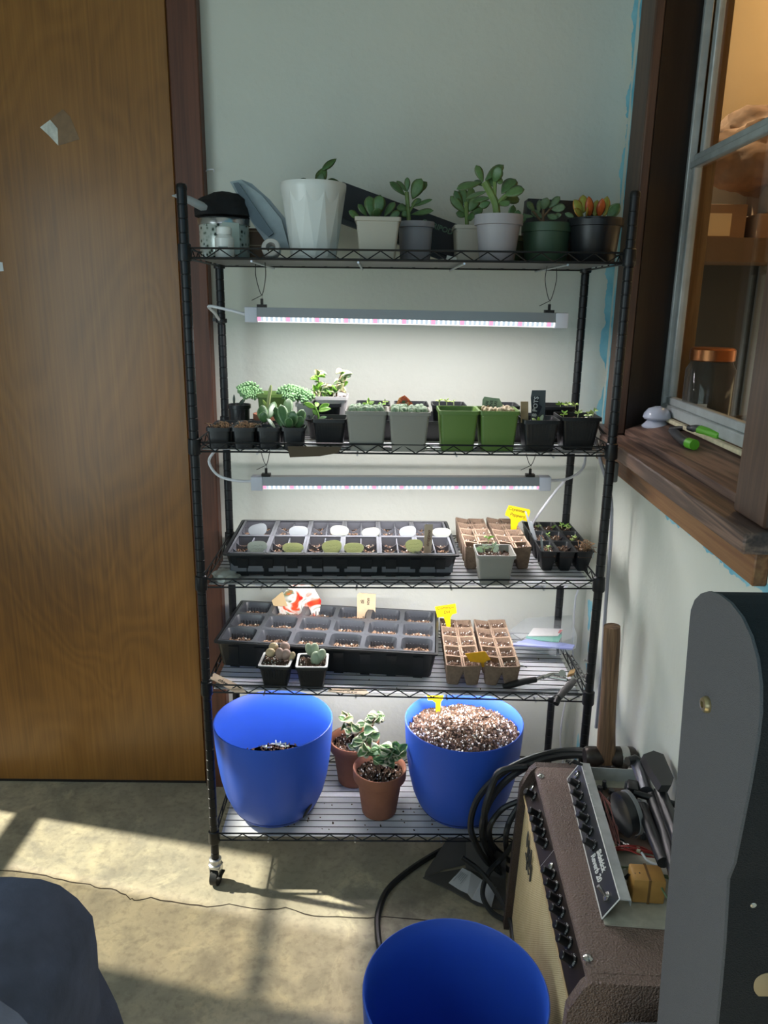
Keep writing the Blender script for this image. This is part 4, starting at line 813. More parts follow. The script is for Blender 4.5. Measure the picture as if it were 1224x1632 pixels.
for y in (-pd_/2+.004, pd_/2-.0055): q.bx((-pw/2+.004, y, .012), (pw/2-.004, y+.0015, z1-.001))
q.bx((-.0012, -pd_/2+.004, .012), (.0012, pd_/2-.004, z1-.004))
for k in (-1, 1):
    y = k*pd_/6
    for sx in (-1, 1):
        x0, x1 = sx*.001, sx*(pw/2-.005)
        q.prism([(x0, y, .012), (x1, y, .012), (x1, y, z1-.004), (x1*.8+x0*.2, y, z1-.010), (x1*.5+x0*.5, y, z1-.016), (x1*.2+x0*.8, y, z1-.010), (x0, y, z1-.004)], (0, -.0007, 0), (0, .0007, 0))
pack_me = q.done(smooth=False)
for r_ in range(2):
    for c_ in range(6):
        c = obj('cell_pack', pack_me, m_pack, st_, Matrix.Translation(((c_-2.5)*(pw+.0005), (r_-.5)*(pd_+.0005), 0)))
        soil(c, (.073, .122), .036, 150, 10, (r_*6+c_) % 3, (.0018, .0036), m_coir)
def tagmat(name, c, f):
    m = bpy.data.materials.new(name); m.use_nodes = True; k = NT(m); t = k.add('ShaderNodeBsdfTranslucent'); t.inputs[0].default_value = (*lin(c), 1); mx = k.add('ShaderNodeMixShader'); mx.inputs[0].default_value = f
    k.b.inputs['Base Color'].default_value = (*lin(c), 1); k.b.inputs['Roughness'].default_value = .45; k.link(k.b.outputs[0], mx.inputs[1]); k.link(t.outputs[0], mx.inputs[2]); k.link(mx.outputs[0], k.n['Material Output'].inputs[0]); return m
m_tagw = tagmat('white_plastic_tag', (172, 178, 182), .3); m_tago = tagmat('olive_translucent_tag', (200, 203, 160), .5); m_tagg = tagmat('pale_grey_tag', (196, 200, 190), .4)
m_scr = pm('pencil_mark', (104, 116, 84), .7)
def oval_tag(px, py, w_, h_, ang, Y, mat, label, scrib):
    c = at(px, py, Y); s = (Y-CAM.y)/FPX; t = thing('oval_plant_tag', label, 'plant tag', c, 0, 'oval tags in the seed tray')
    M = Matrix.Rotation(R(-8), 4, 'X') @ Matrix.Rotation(R(ang), 4, 'Y'); a, b_ = w_*s/2, h_*s/2
    P = [(a*math.copysign(abs(math.cos(u))**.75, math.cos(u))*(1+.12*math.sin(u)), 0, b_*math.sin(u)) for u in [2*math.pi*i/28 for i in range(28)]]
    MB().prism(P, (0, -.0007, 0), (0, .0007, 0)).obj('plate', mat, t, M, bevel=0)
    MB().prism([(-.005, 0, -b_*.8), (.005, 0, -b_*.8), (.003, 0, -b_-.022), (-.003, 0, -b_-.022)], (0, -.0006, 0), (0, .0006, 0)).obj('stem', mat, t, M)
    if scrib:
        r = random.Random(int(px)); q = MB()
        for j in range(2):
            P = [(-a*.6+a*1.2*i/14, -.0011, b_*(.25-.5*j)+r.uniform(-.12, .12)*b_) for i in range(15)]; q.tube(P, .00022, 4)
        q.obj('faint_writing', m_scr, t, M)
NUM = ['first', 'second', 'third', 'fourth', 'fifth', 'sixth']
for i, (x, y, w_, h_, a, m, d_) in enumerate(((411, 845, 31, 21, -16, m_tagw, 'tilted white oval plant tag'), (476, 848, 32, 20, -3, m_tagw, 'white oval plant tag'), (541, 847, 31, 20, 3, m_tagg, 'pale grey oval plant tag'), (591, 849, 30, 17, -8, m_tagg, 'flattened pale grey oval plant tag'), (650, 848, 28, 20, -12, m_tagw, 'bright white oval plant tag'), (704, 849, 31, 16, 0, m_tagg, 'grey rounded plant tag'))):
    oval_tag(x, y, w_, h_, a, .19, m, '%s, %s from left, back row of the seed tray' % (d_, NUM[i]), False)
for i, (x, y, w_, h_, a, m) in enumerate(((410, 872, 33, 21, -4, m_tagg), (467, 874, 35, 19, 0, m_tago), (529, 872, 33, 23, -9, m_tago), (564, 874, 33, 19, 0, m_tago), (660, 870, 29, 22, -4, m_tago))):
    oval_tag(x, y, w_, h_, a, .075, m, 'olive oval tag with faint writing, %s from left, seed tray front row' % NUM[i], True)
m_stick = pm('pale_wood_stick', (196, 176, 152), .7, 0, .1, 40)
ws = thing('wooden_stick_tag', 'upright pale wooden stick tag with handwriting in the seed tray', 'plant tag', at(681, 880, .09)); o = ws.location.copy()
MB().prism([at(x, y, .09)-o for x, y in ((675, 880), (677, 836), (690, 836), (687, 880))], (0, 0, -.01), (0, .0015, 0)).obj('stick', m_stick, ws); text('oregano', .0115, pm('brown_ink', (120, 84, 70), .7), ws, basis(at(682.5, 858, .0885)-o, (.07, 0, 1), (-1, 0, .07)), shear=.2)
# peat pot strips
m_peat = pm('peat_fibre', (124, 104, 87), .95, 0, .16, 120, .6, 260, bd=.003)
def peat_tray(name, label, loc, rz, nx, ny, px_, py_, h, seed, skip=()):
    t = thing(name, label, 'peat tray', loc, rz); q = MB()
    jit = lambda ring, a: [p+Vector((0, 0, a*vnoise(p.x*90, p.y*90, seed))) for p in ring]
    me = MB().loft([rsq(px_*.60, py_*.60, .006, 0), jit(rsq(px_*.985, py_*.985, .003, h-.001), .004), jit(rsq(px_*.985, py_*.985, .003, h+.0015), .004), jit(rsq(px_*.84, py_*.85, .004, h), .003), rsq(px_*.52, py_*.52, .005, .006)]).done(ang=50)
    for j in range(ny):
        for i in range(nx):
            if (i, j) in skip: continue
            tilt = R(5)*(1 if i % 2 == 0 else -1); c = obj('peat_cell', me, m_peat, t, Matrix.Translation(((i-(nx-1)/2)*px_+(.002 if i < nx/2 else .0), (j-(ny-1)/2)*py_, .004+rnd.uniform(0, .003))) @ Matrix.Rotation(tilt, 4, 'Y'))
            soil(c, (round(px_*.76, 4), round(py_*.76, 4)), h*.80, 90, 10, (i+j) % 3)
    return t
p3 = peat_tray('peat_tray', 'brown peat cell tray behind the grey square pot on the third shelf', T3(.652, .212), 0, 4, 5, .0405, .0495, .052, 1)
def ytag(label, px, Y, poly, mat, lines=(), ang=0, size=.011):
    c = at(*px, Y); t = thing('yellow_plant_tag', label, 'plant tag', c)
    MB().prism([at(x, y, Y)-c for x, y in poly], (0, -.0006, 0), (0, .0006, 0)).obj('tag', mat, t, smooth=False)
    xa = Vector((math.cos(R(ang)), 0, math.sin(R(ang)))); ya = Vector((-xa.z, 0, xa.x))
    for (tx, x, y) in lines: text(tx, size, m_yink, t, basis(at(x, y, Y)-c+Vector((0, -.0009, 0)), xa, ya), shear=.15)
    return t
m_yel_t = pm('yellow_plastic_tag', (222, 192, 10), .5); m_amb = pm('amber_plastic_tag', (226, 168, 24), .45, 0, .08, 60); m_yink = pm('olive_pen_ink', (58, 50, 8), .7)
ytag('yellow T-shaped tag reading cayenne peppers in the peat tray on the third shelf', (824, 840), .27, [(806, 816), (811, 805), (844, 812), (845, 816), (840, 831), (832, 829), (826, 833), (823, 845), (821, 862), (817, 862), (814, 844), (814, 828), (810, 823), (805, 821)], m_yel_t, (('Cayenne', 823, 812.5), ('Peppers', 824.5, 821.5)), -12, .0118)
p = square_pot('grey_seedling_pot', 'grey square pot with a leafy seedling in front of the third shelf peat tray', 'potted plant', T3(.636, .040), .084, .062, .070, m_pgrey, .055, 160, 26)
seedling(p, .035, 772, 880, 4, 9, 9, m_silver); seedling(p, .035, 783, 878, 4, 8, 10, m_silver, 4); seedling(p, .05, 778, 866, 4, 10, 9, m_lush); L(p, .03, [(770, 880, 758, 873, 9, 0, 0, m_silver), (786, 880, 795, 872, 9, 0, 0, m_silver)], m_silver, 'thin')
ctr = thing('cell_tray', 'small black tray of tapered cells at the right end of the third shelf', 'seed tray', T3(.810, .212))
cw, cdp = .0405, .083
cell_me = MB().loft([rsq(cw*.55, cdp*.62, .004, 0), rsq(cw*.93, cdp*.95, .004, .0485), rsq(cw, cdp, .002, .049), rsq(cw, cdp, .002, .0505), rsq(cw*.86, cdp*.93, .005, .0505), rsq(cw*.5, cdp*.58, .004, .004)]).prism([(-cw*.42, 0, .012), (cw*.42, 0, .012), (cw*.42, 0, .049), (cw*.2, 0, .041), (0, 0, .039), (-cw*.2, 0, .041), (-cw*.42, 0, .049)], (0, -.0007, 0), (0, .0007, 0)).done(ang=30)
for j in range(3):
    for i in range(3): c = obj('cell', cell_me, m_pblack, ctr, Matrix.Translation(((i-1)*cw, (j-1)*cdp, 0))); soil(c, (.032, .072), .040, 70, 4, i % 3)
for x, y, Y, m in ((883, 846, .30, m_lush), (895, 842, .31, m_lush), (903, 843, .31, m_lush), (908, 846, .3, m_seed), (858, 846, .30, m_seed), (873, 858, .22, m_seed), (912, 866, .2, m_seed), (916, 862, .22, m_seed), (874, 878, .10, m_seed)): seedling(ctr, Y, x, y, 5, 7, 5, m)
rt = MB()
for _ in range(34):
    a = at(935+rnd.uniform(-9, 8), 874+rnd.uniform(-8, 6), .11)-ctr.location; rt.tube(smoothpath([a, a+Vector((rnd.uniform(-.01, .01), rnd.uniform(-.01, .01), rnd.uniform(.002, .012))), a+Vector((rnd.uniform(-.016, .016), rnd.uniform(-.01, .01), rnd.uniform(-.004, .01)))], 3), .0008, 4)
tag(rt.obj('dried_roots', m_dry, ctr), kind='stuff')
for i, (poly, Y, lb) in enumerate((([(836, 814), (839, 815), (849, 847), (846, 850)], .24, 'tall thin white plant tag leaning past the yellow tag'), ([(843, 831), (848, 832), (856, 860), (851, 863)], .20, 'broad white plant tag leaning at the corner of the cell tray'), ([(861, 855), (864, 855), (867, 881), (863, 881)], .11, 'short white plant tag in the front left cell of the cell tray'))):
    c = at(*poly[2], Y); t = thing('white_plant_tag', lb, 'plant tag', c); MB().prism([at(x, y, Y)-c for x, y in poly], (0, -.0006, 0), (0, .0006, 0)).obj('tag', m_tagw, t)
pl = thing('crumpled_wrap', 'crumpled pale plastic wrap at the left front corner of the third shelf', 'wrap', T3(.045, .045)); b = MB(); b.bm.free(); b.bm = bmesh.new(); bmesh.ops.create_icosphere(b.bm, subdivisions=3, radius=1)
for v in b.bm.verts: q_ = 1+.35*vnoise(*(v.co*2.6)); v.co = Vector((v.co.x*.030*q_, v.co.y*.034*q_, .002+max(0, v.co.z)*.016*q_))
b.obj('wrap', pm('grey_white_wrap', (176, 178, 172), .35, 0, .1, 60), pl, ang=25)

# ------------------------------------------------------------------ fourth shelf
T4 = lambda x, y: onshelf(3, x, y)
lt = thing('cell_seed_tray', 'wide black seed tray of eighteen large soil cells on the fourth shelf', 'seed tray', T4(.268, .218), R(-4.2)); lt.rotation_euler = (0, R(.9), R(-4.2)); TW, TD, TH = .530, .264, .070
tray_shell(lt, TW, TD, TH, 8)
cw, cdp = .0855, .0840
m_cell = pm('charcoal_cell_plastic', (62, 65, 70), .3, 0, 0, 40, .05, 200)
cell_me = MB().loft([rsq(cw*.7, cdp*.7, .01, .022), rsq(cw*.92, cdp*.90, .010, TH-.002), rsq(cw, cdp, .002, TH-.0005), rsq(cw, cdp, .002, TH+.0015), rsq(cw*.87, cdp*.85, .012, TH+.0012), rsq(cw*.80, cdp*.78, .012, TH-.008), rsq(cw*.66, cdp*.66, .010, .026)]).done(ang=28)
rb_ = MB()
for k in range(7): x = (-.5+(k+.5)/7)*cw*.66; rb_.prism([(x-.0012, cdp*.375, TH-.012), (x+.0012, cdp*.375, TH-.012), (x+.0011, cdp*.35, TH-.030), (x-.0011, cdp*.35, TH-.030)], (0, -.0025, 0), (0, 0, 0))
rb_me = rb_.done(smooth=False)
for j in range(3):
    for i in range(6):
        c = obj('cell', cell_me, m_cell, lt, Matrix.Translation(((i-2.5)*cw, (j-1)*cdp, 0))); soil(c, (.064, .062), TH-.024, 190, 7, (i*3+j) % 4, (.0018, .0042), m_coir); obj('ribs', rb_me, m_cell, c)
m_lp, m_lg = pm('pinkish_stone_plant', (150, 126, 114), .55, 0, .2, 60), pm('grey_green_stone_plant', (150, 164, 138), .55, 0, .12, 60); m_lt = pm('tan_stone_plant', (176, 156, 122), .55, 0, .15, 60)
for i, (x, rz) in enumerate(((.152, -3), (.234, 1))):
    p = square_pot('stone_plant_pot', ['ribbed black pot with a cluster of pinkish stone plants before the soil tray', 'ribbed black pot with grey-green split stone plants before the soil tray'][i], 'potted plant', T4(x, .045), .072, .052, .058, m_pblack, .050, 260, 40, R(rz), ribs=9, seed=i)
    MB().loft([rsq(.0724, .0724, .005, .0572), rsq(.0724, .0724, .005, .0588), rsq(.062, .062, .006, .0588), rsq(.062, .062, .006, .0572), rsq(.0724, .0724, .005, .0572)], False, False).obj('rim', pm('scuffed_grey_rim', (176, 176, 174), .4), p, ang=30)
    for px, py, rx, rz_, m, tl in (((436, 1031, 8.5, 8, m_lt, -.4), (431, 1040, 8.5, 8, m_lt, -.2), (454, 1031, 9, 9, m_lp, .5), (446, 1042, 8, 11, m_lp, -.1), (456, 1043, 8.5, 10, m_lp, .25), (465, 1046, 6, 9, m_lt, .4)) if i == 0 else ((493, 1035, 7, 12, m_lg, -.25), (501, 1035, 8, 12, m_lg, .1), (504, 1051, 10, 15, m_lg, -.08), (512, 1044, 8, 12, m_lg, .3))):
        c = at(px, py, .052 if py > 1038 else .068)-p.location; s = 1.63/FPX; c = Matrix.Rotation(-R(rz), 3, 'Z') @ c
        MB().ell((0, 0, 0), (rx*s, rx*s*.8, rz_*s), (0, tl, 0), 16, 12).obj('leaf_body', m, p, Matrix.Translation(c))
p4 = peat_tray('peat_tray', 'brown peat cell tray beside the large soil tray on the fourth shelf', T4(.626, .172), R(-1), 4, 5, .0455, .0535, .052, 2)
ytag('yellow T-shaped tag with two handwritten lines at the back of the fourth shelf peat tray', (712, 985), .275, [(693, 967), (726, 962), (728, 977), (721, 979), (718, 984), (718, 1004), (713, 1006), (710, 992), (707, 983), (697, 984)], m_yel_t, (('Common', 709.5, 968.5), ('Dill', 712, 975.5)), 7, .0112)
ytag('amber T-shaped tag leaning on the front of the fourth shelf peat tray', (770, 1055), .055, [(741, 1042), (770, 1038), (774, 1039), (782, 1051), (775, 1053), (773, 1057), (775, 1062), (768, 1063), (765, 1056), (757, 1055), (749, 1054)], m_amb, (), 0)
def pat(name, cols, scale):
    m = bpy.data.materials.new(name); m.use_nodes = True; k = NT(m); v = k.coord(); k.link(k.ramp(k.noise(v, scale, 2, .5, 1), [(.30+.4*i/(len(cols)-1), lin(c)) for i, c in enumerate(cols)]), k.b.inputs['Base Color']); k.b.inputs['Roughness'].default_value = .35; return m
sp_ = thing('seed_packet', 'glossy red and white seed packet sticking up behind the fourth shelf soil tray', 'seed packet', at(480, 985, .335)); o = sp_.location.copy()
MB().prism([at(x, y, .335)-o for x, y in ((440, 958), (470, 926), (496, 928), (512, 958), (508, 985), (448, 985))], (0, 0, 0), (0, .002, 0)).obj('paper', pat('red_white_print', ((206, 36, 40), (226, 90, 50), (236, 226, 214), (232, 228, 222), (120, 132, 96), (226, 110, 40)), 26), sp_, smooth=False)
MB().prism([at(x, y, .333)-o for x, y in ((433, 957), (450, 943), (458, 966), (436, 966))], (0, 0, 0), (0, .002, 0)).obj('tan_flap', pm('tan_paper', (214, 186, 140), .6), sp_, smooth=False)
kt = thing('kraft_tag', 'tan kraft paper tag with vertical handwriting behind the fourth shelf soil tray', 'plant tag', at(584, 985, .325)); o = kt.location.copy()
MB().prism([at(x, y, .325)-o for x, y in ((569, 985), (569, 949), (572, 945), (599, 947), (598, 985))], (0, 0, 0), (0, .0016, 0)).obj('tag', pm('kraft_paper', (204, 180, 146), .8, 0, .08, 60), kt, smooth=False)
for tx, x in (('tk', 577.5), ('vnn', 586.5)): text(tx, .014, m_ink, kt, basis(at(x, 959, .3243)-o, (.05, 0, 1), (-1, 0, .05)), shear=.2)
zb = thing('seed_packet_bag', 'clear zip bag of white, teal and blue seed packets on the fourth shelf', 'bag', atz(860, 1025, .535)); o = zb.location.copy()
AZ = lambda pts, z: [atz(x, y, z)-o for x, y in pts]
MB().prism(AZ([(812, 1030), (846, 1018), (916, 1030), (912, 1036), (860, 1032)], .545), (0, 0, 0), (0, 0, .004)).obj('blue_packet', pm('blue_packet', (150, 158, 208), .4), zb, smooth=False)
MB().prism(AZ([(838, 1017), (845, 1009), (896, 1013), (890, 1024), (868, 1022)], .551), (0, 0, 0), (0, 0, .003)).obj('teal_packet', pm('teal_packet', (44, 160, 134), .4), zb, smooth=False)
MB().prism(AZ([(841, 1014), (850, 1002), (897, 1003), (889, 1014)], .556), (0, 0, 0), (0, 0, .002)).obj('white_packet', pm('white_packet', (214, 208, 206), .45, 0, .08, 80), zb, smooth=False)
MB().prism(AZ([(889, 1009), (892, 1004), (897, 1004), (893, 1009)], .5585), (0, 0, 0), (0, 0, .0004)).obj('red_mark', pm('red_mark', (190, 70, 70), .5), zb, smooth=False)
MB().prism(AZ([(803, 1031), (836, 1004), (910, 999), (912, 1012), (918, 1033), (886, 1046), (872, 1042), (830, 1036)], .528), (0, 0, 0), (0, 0, .034)).obj('film', thinglass('clear_film', (.93, .95, .96), haze=.14, hz=(.85, .88, .92)), zb, bevel=.008)
m_chrome = pm('worn_chrome', (186, 186, 182), .22, .9)
pr = thing('pruning_shears', 'chrome pruning shears with black grips hanging over the fourth shelf front edge', 'pruners', atz(880, 1080, .525)); o = pr.location.copy(); Z = lambda x, y, z: atz(x, y, z)-o
MB().tube([Z(802, 1094, .523), Z(812, 1092, .524), Z(836, 1086, .526), Z(854, 1083, .527)], [.005, .0075, .0078, .0068], 12).obj('grip', m_blackp, pr)
MB().tube(smoothpath([Z(854, 1083, .527), Z(868, 1078, .528), Z(884, 1080, .529), Z(904, 1084, .530)], 4), .0048, 10).obj('handle_arm', m_chrome, pr)
MB().tube(smoothpath([Z(866, 1080, .533), Z(878, 1075, .533), Z(892, 1076, .533), Z(902, 1079, .532)], 4), .0042, 10).obj('spring', m_chrome, pr)
MB().cyl(Z(896, 1075, .530), Z(896, 1073, .541), .009, .008, 18).obj('pivot_bolt', m_chrome, pr)
MB().tube([Z(915, 1085, .528), Z(908, 1092, .526), Z(895, 1106, .524), Z(890, 1112, .521)], [.0065, .0085, .0085, .0075], 12).obj('scuffed_grip', pm('scuffed_grey_grip', (92, 90, 90), .55, 0, .2, 80), pr); MB().tube([Z(891, 1109, .522), Z(886, 1122, .512)], [.0078, .0066], 12).obj('grip_tip', m_blackp, pr)
MB().tube(smoothpath([Z(905, 1084, .53), Z(918, 1082, .530), Z(931, 1077, .532), Z(944, 1071, .54), Z(941, 1060, .555), Z(936, 1053, .562), Z(931, 1052, .56)], 4), .0026, 8).obj('wire_catch', m_chrome, pr)
MB().prism([Z(904, 1078, .533), Z(915, 1074, .534), Z(917, 1067, .535), Z(908, 1070, .534)], (0, 0, -.003), (0, 0, .003)).obj('rusty_blade', pm('rusty_steel', (170, 140, 96), .6, .3, .3, 90), pr)
bs = thing('black_strap', 'narrow black slotted strap leaning at the right end of the fourth shelf', 'strap', atz(925, 1065, .52)); o = bs.location.copy()
for dx in (-1.5, 3): MB().tube([atz(908+dx, 1044, .545)-o, atz(922+dx, 1066, .54)-o, atz(936+dx, 1092, .53)-o], .0017, 6).obj('strap_edge', m_blackp, bs)
q = MB()
for k in range(7): a = atz(907+4.0*k, 1046+6.6*k, .545-.002*k)-o; b_ = atz(912+4.0*k, 1046+6.6*k, .545-.002*k)-o; q.cyl(a, b_, .0014, n=6)
tag(q.obj('rungs', m_blackp, bs), kind='stuff')
for nm, lab, pts, words in (('wooden_name_stick', 'flat wooden stick lettered chives at the left front corner of the fourth shelf', ((335, 1082), (341, 1073), (385, 1095), (392, 1104), (374, 1104)), (('chives', 357, 1087.5, -30),)), ('wooden_name_stick', 'flat wooden stick with small marks on the fourth shelf edge beside the stone plants', ((522, 1103), (526, 1096), (582, 1099), (588, 1105), (580, 1108)), (('i i   m e m', 556, 1102.5, -4),))):
    c = atz(*pts[2], .523); t = thing(nm, lab, 'plant tag', c); P = [atz(x, y, .5215)-c for x, y in pts]
    MB().prism(P, (0, 0, 0), (0, 0, .0018)).obj('stick', m_stick, t, smooth=False)
    for tx, x, y, a in words:
        e = (atz(x+8*math.cos(R(a)), y-8*math.sin(R(a)), .5236)-atz(x, y, .5236)).normalized(); text(tx, .0155 if 'ch' in tx else .009, m_ink, t, basis(atz(x, y, .5236)-c, e, Vector((-e.y, e.x, 0))))

# ------------------------------------------------------------------ bottom shelf
T5 = lambda x, y: onshelf(4, x, y)
m_blue = pm('cobalt_blue_plastic', (46, 90, 196), .45, 0, .03, 8)
BP = [(.078, 0), (.084, .0015), (.094, .010), (.108, .030), (.122, .064), (.1315, .105), (.138, .150), (.1425, .20), (.1448, .246), (.1446, .2495), (.1428, .2505), (.1412, .249), (.1385, .20), (.134, .15), (.1275, .105), (.118, .064), (.104, .030), (.09, .012), (.074, .006)]
def blue_pot(label, loc, s=1, hs=1, rz=0):
    t = thing('blue_planter', label, 'planter', loc, rz)
    MB().lathe([(r*s, z*hs) for r, z in BP], 64).obj('planter', m_blue, t, ang=50)
    MB().lathe([(.1005*s, .0186*hs), (.1022*s, .0195*hs), (.1022*s, .0215*hs), (.1005*s, .0224*hs)], 64, cap0=False, cap1=False).obj('saucer_seam', pm('dark_blue_seam', (20, 36, 104), .5), t)
    a = R(-42); f_ = frame((-math.sin(a), math.cos(a), 0), (math.cos(a), math.sin(a), .55)); MB().ell(Vector((.119*s*math.cos(a), .119*s*math.sin(a), .048*hs)), (.020, .010, .0025), frame(Vector((-math.sin(a), math.cos(a), .75)), (math.cos(a), math.sin(a), -.5)), 16, 8).obj('watering_slot', pm('slot_black', (8, 10, 18), .7), t)
    return t
b1 = blue_pot('large blue planter with low soil and tiny sprouts at the left of the bottom shelf', T5(.130, .121)); soil(b1, (.126,), .104, 800, 90, 3, (.002, .0045)); 
for x, y in ((425, 1190), (447, 1186), (455, 1188), (440, 1184)): seedling(b1, .20, x, y+4, 3, 4, 7, m_silver)
b2 = blue_pot('large blue planter heaped with perlite potting mix at the right of the bottom shelf', T5(.597, .121), 1, 1, R(170)); soil(b2, (.137,), .212, 2600, 620, 4, (.0022, .0052), None, .026)
yt = ytag('yellow tag half hidden behind the shelf rail in the soil-filled blue planter', (692, 1120), .20, [(680, 1108), (707, 1108), (706, 1114), (703, 1118), (701, 1136), (695, 1136), (694, 1120), (689, 1116), (682, 1116)], m_yel_t)
TP = lambda s: [(.042*s, 0), (.043*s, .002), (.0555*s, .094), (.0555*s, .095), (.0645*s, .096), (.0655*s, .098), (.0665*s, .122), (.066*s, .1245), (.064*s, .1245), (.0605*s, .122), (.0585*s, .105), (.040*s, .006)]
for i, (x, y, lab) in enumerate(((.325, .240, 'terracotta pot with upright curling hoya, the rear one on the bottom shelf'), (.392, .110, 'terracotta pot with sprawling curled hoya, the front one on the bottom shelf'))):
    p = round_pot('hoya_plant', lab, 'potted plant', T5(x, y), TP(1), m_terra, .057, .108, 420, 70, i, (.0018, .0038), seg=40)
    if i == 0:
        stem(p, .235, [(556, 1175), (556, 1155), (552, 1140)], .003, m_bark); stem(p, .235, [(592, 1172), (594, 1155), (598, 1138)], .003, m_bark)
        hoya(p, .235, [(551, 1150, 10, 14, 12, 17, 0), (598, 1146, 9, 11, 10, 17, 0), (574, 1162, 14, 8, 9, 17, 0), (558, 1166, 8, 6, 5, 16, -.01)], [m_hoya, m_hoyap, m_hoya], 21)
    else:
        stem(p, .105, [(605, 1228, 0), (592, 1200, .01), (580, 1176, .05)], .003, m_bark)
        hoya(p, .10, [(620, 1200, 20, 12, 18, 23, 0), (590, 1200, 14, 10, 8, 21, .01), (630, 1196, 18, 8, 8, 24, -.01), (612, 1212, 16, 7, 8, 19, -.01)], [m_hoya, m_deep, m_hoya], 22); hoya(p, .15, [(575, 1178, 12, 12, 9, 23, 0), (592, 1168, 8, 8, 4, 22, 0), (566, 1186, 8, 8, 4, 20, 0)], [m_hoya, m_hoya], 23)
dq = chips(46, lambda r: (r.uniform(-.1, .42), r.uniform(-.03, .10)), lambda x, y: .0006, .0012, .003, random.Random(5)); tag(obj('spilled_soil', dq, m_soil, None, Matrix.Translation(T5(.27, .06))), 'specks of spilled soil on the bottom shelf liner', 'soil', kind='stuff')
dq = chips(40, lambda r: (r.uniform(-.35, .38), r.uniform(-.04, .16)), lambda x, y: .0006, .001, .0026, random.Random(6)); tag(obj('spilled_soil', dq, m_soil, None, Matrix.Translation(T4(.45, .06))), 'specks of spilled soil on the fourth shelf liner', 'soil', kind='stuff')

# ------------------------------------------------------------------ floor, left
ch = thing('upholstered_chair', 'dark navy velvet chair back in the lower left corner', 'chair', (-.25, -.82, 0)); o = Vector(ch.location); m_nav = pm('navy_velvet', (64, 70, 88), .85, 0, .25, 26, .25, 300)
sil = [(-420, 1700), (-420, 1560), (-340, 1490), (-250, 1462), (-120, 1450), (-20, 1449), (30, 1453), (62, 1463), (92, 1485), (118, 1515), (142, 1552), (162, 1588), (178, 1620), (192, 1660), (204, 1720)]
def down(P, z=.06): return [Vector((P[-1].x+.01, P[-1].y, z)), Vector((P[0].x, P[0].y, z))]
P = [at(x, y, -.76)-o for x, y in sil]; MB().prism(P+down(P), (0, -.06, 0), (0, .02, 0)).obj('side_panel', pm('navy_velvet_side', (60, 65, 82), .9, 0, .2, 26, .25, 300), ch, bevel=.012, seg=3)
P = [at(x, y, -.83)-o for x, y in [(min(a, 105+.02*b), b+8) for a, b in sil if a < 125]]; P = P+[at(126, 1570, -.83)-o, at(132, 1660, -.83)-o]
MB().prism(P+down(P), (0, -.10, 0), (0, .06, 0)).obj('backrest', m_nav, ch, bevel=.03, seg=4)
for x in (-.42, -.02):
    for y in (-.08, .05): MB().cyl((x-.05, y, 0), (x-.05, y, .10), .014, .02).obj('leg', m_blackp, ch)
# ------------------------------------------------------------------ floor, right
b3 = blue_pot('empty blue planter standing on the floor in front, nearest the picture bottom', (.516, -.562, 0), 1.045, 1.15, R(-20))
m_cab = pm('black_rubber_cable', (30, 31, 32), .45)
def cable(label, paths, r, name='cable', mat=None):
    P0 = Vector(paths[0][0]); t = thing(name, label, 'cable', P0)
    for p in paths: MB().tube([q-P0 for q in smoothpath(p, 8)], r, 8).obj('strand', mat or m_cab, t)
    return t
F = lambda x, y, z=.006: atz(x, y, z)
Yc = -.065
cable('thick black cables looping over the brown amplifier and down past the blue planter', [
  [at(962, 1199, Yc-.05), at(900, 1197, Yc), at(845, 1209, Yc), at(795, 1236, Yc), at(762, 1272, Yc), at(750, 1312, Yc), at(757, 1342, Yc), F(775, 1372, .06), F(800, 1392, .012)],
  [at(960, 1205, Yc-.05), at(905, 1204, Yc-.01), at(855, 1215, Yc-.01), at(808, 1243, Yc-.01), at(778, 1282, Yc-.01), at(768, 1325, Yc-.01), F(778, 1358, .08), F(796, 1388, .03)],
  [at(840, 1222, Yc-.02), at(800, 1228, Yc-.02), at(785, 1250, Yc-.02), at(772, 1300, Yc-.02), F(782, 1345, .09), F(790, 1372, .02)]], .0075)
cable('black cable strands coiled beside the amplifier front', [
  [at(826, 1277, Yc-.02), at(800, 1290, Yc-.02), at(780, 1320, Yc-.03), F(786, 1352, .08), F(800, 1376, .03), F(812, 1388, .012)],
  [at(826, 1286, Yc-.02), at(812, 1310, Yc-.03), at(806, 1335, Yc-.03), F(808, 1360, .03)],
  [F(772, 1300, .14), F(782, 1340, .09), F(800, 1362, .05), F(818, 1375, .012)]], .0065)
cable('black cable arching across the concrete floor to the blue planter in front', [[F(607, 1520), F(602, 1488), F(603, 1455), F(618, 1418), F(655, 1385), F(700, 1357), F(735, 1340, .02), F(752, 1330, .06)]], .0075)
cable('black cord crossing in an X in front of the amplifier grille', [[F(736, 1366, .10), F(765, 1388, .075), F(788, 1418, .05), F(806, 1450, .035), F(818, 1486, .02), F(818, 1530, .012)], [at(818, 1345, -.09), F(800, 1368, .10), F(778, 1392, .07), F(769, 1425, .03), F(782, 1452, .012), F(803, 1466, .008)]], .006)
dp = thing('dustpan', 'dark grey plastic dustpan with a raised back lying among the cables', 'dustpan', F(720, 1400, .004)); o = dp.location.copy(); m_dp = pm('dark_grey_plastic', (84, 81, 78), .5, 0, .1, 20)
P = [F(674, 1400, .003), F(700, 1392, .003), F(742, 1385, .003), F(806, 1400, .003), F(806, 1452, .003), F(760, 1444, .003), F(715, 1418, .003)]
MB().prism([p_-o for p_ in P], (0, 0, 0), (0, 0, .003)).obj('pan', m_dp, dp, smooth=False)
a0, a1, a2 = F(676, 1398, .004), F(708, 1386, .004), F(745, 1378, .004); 
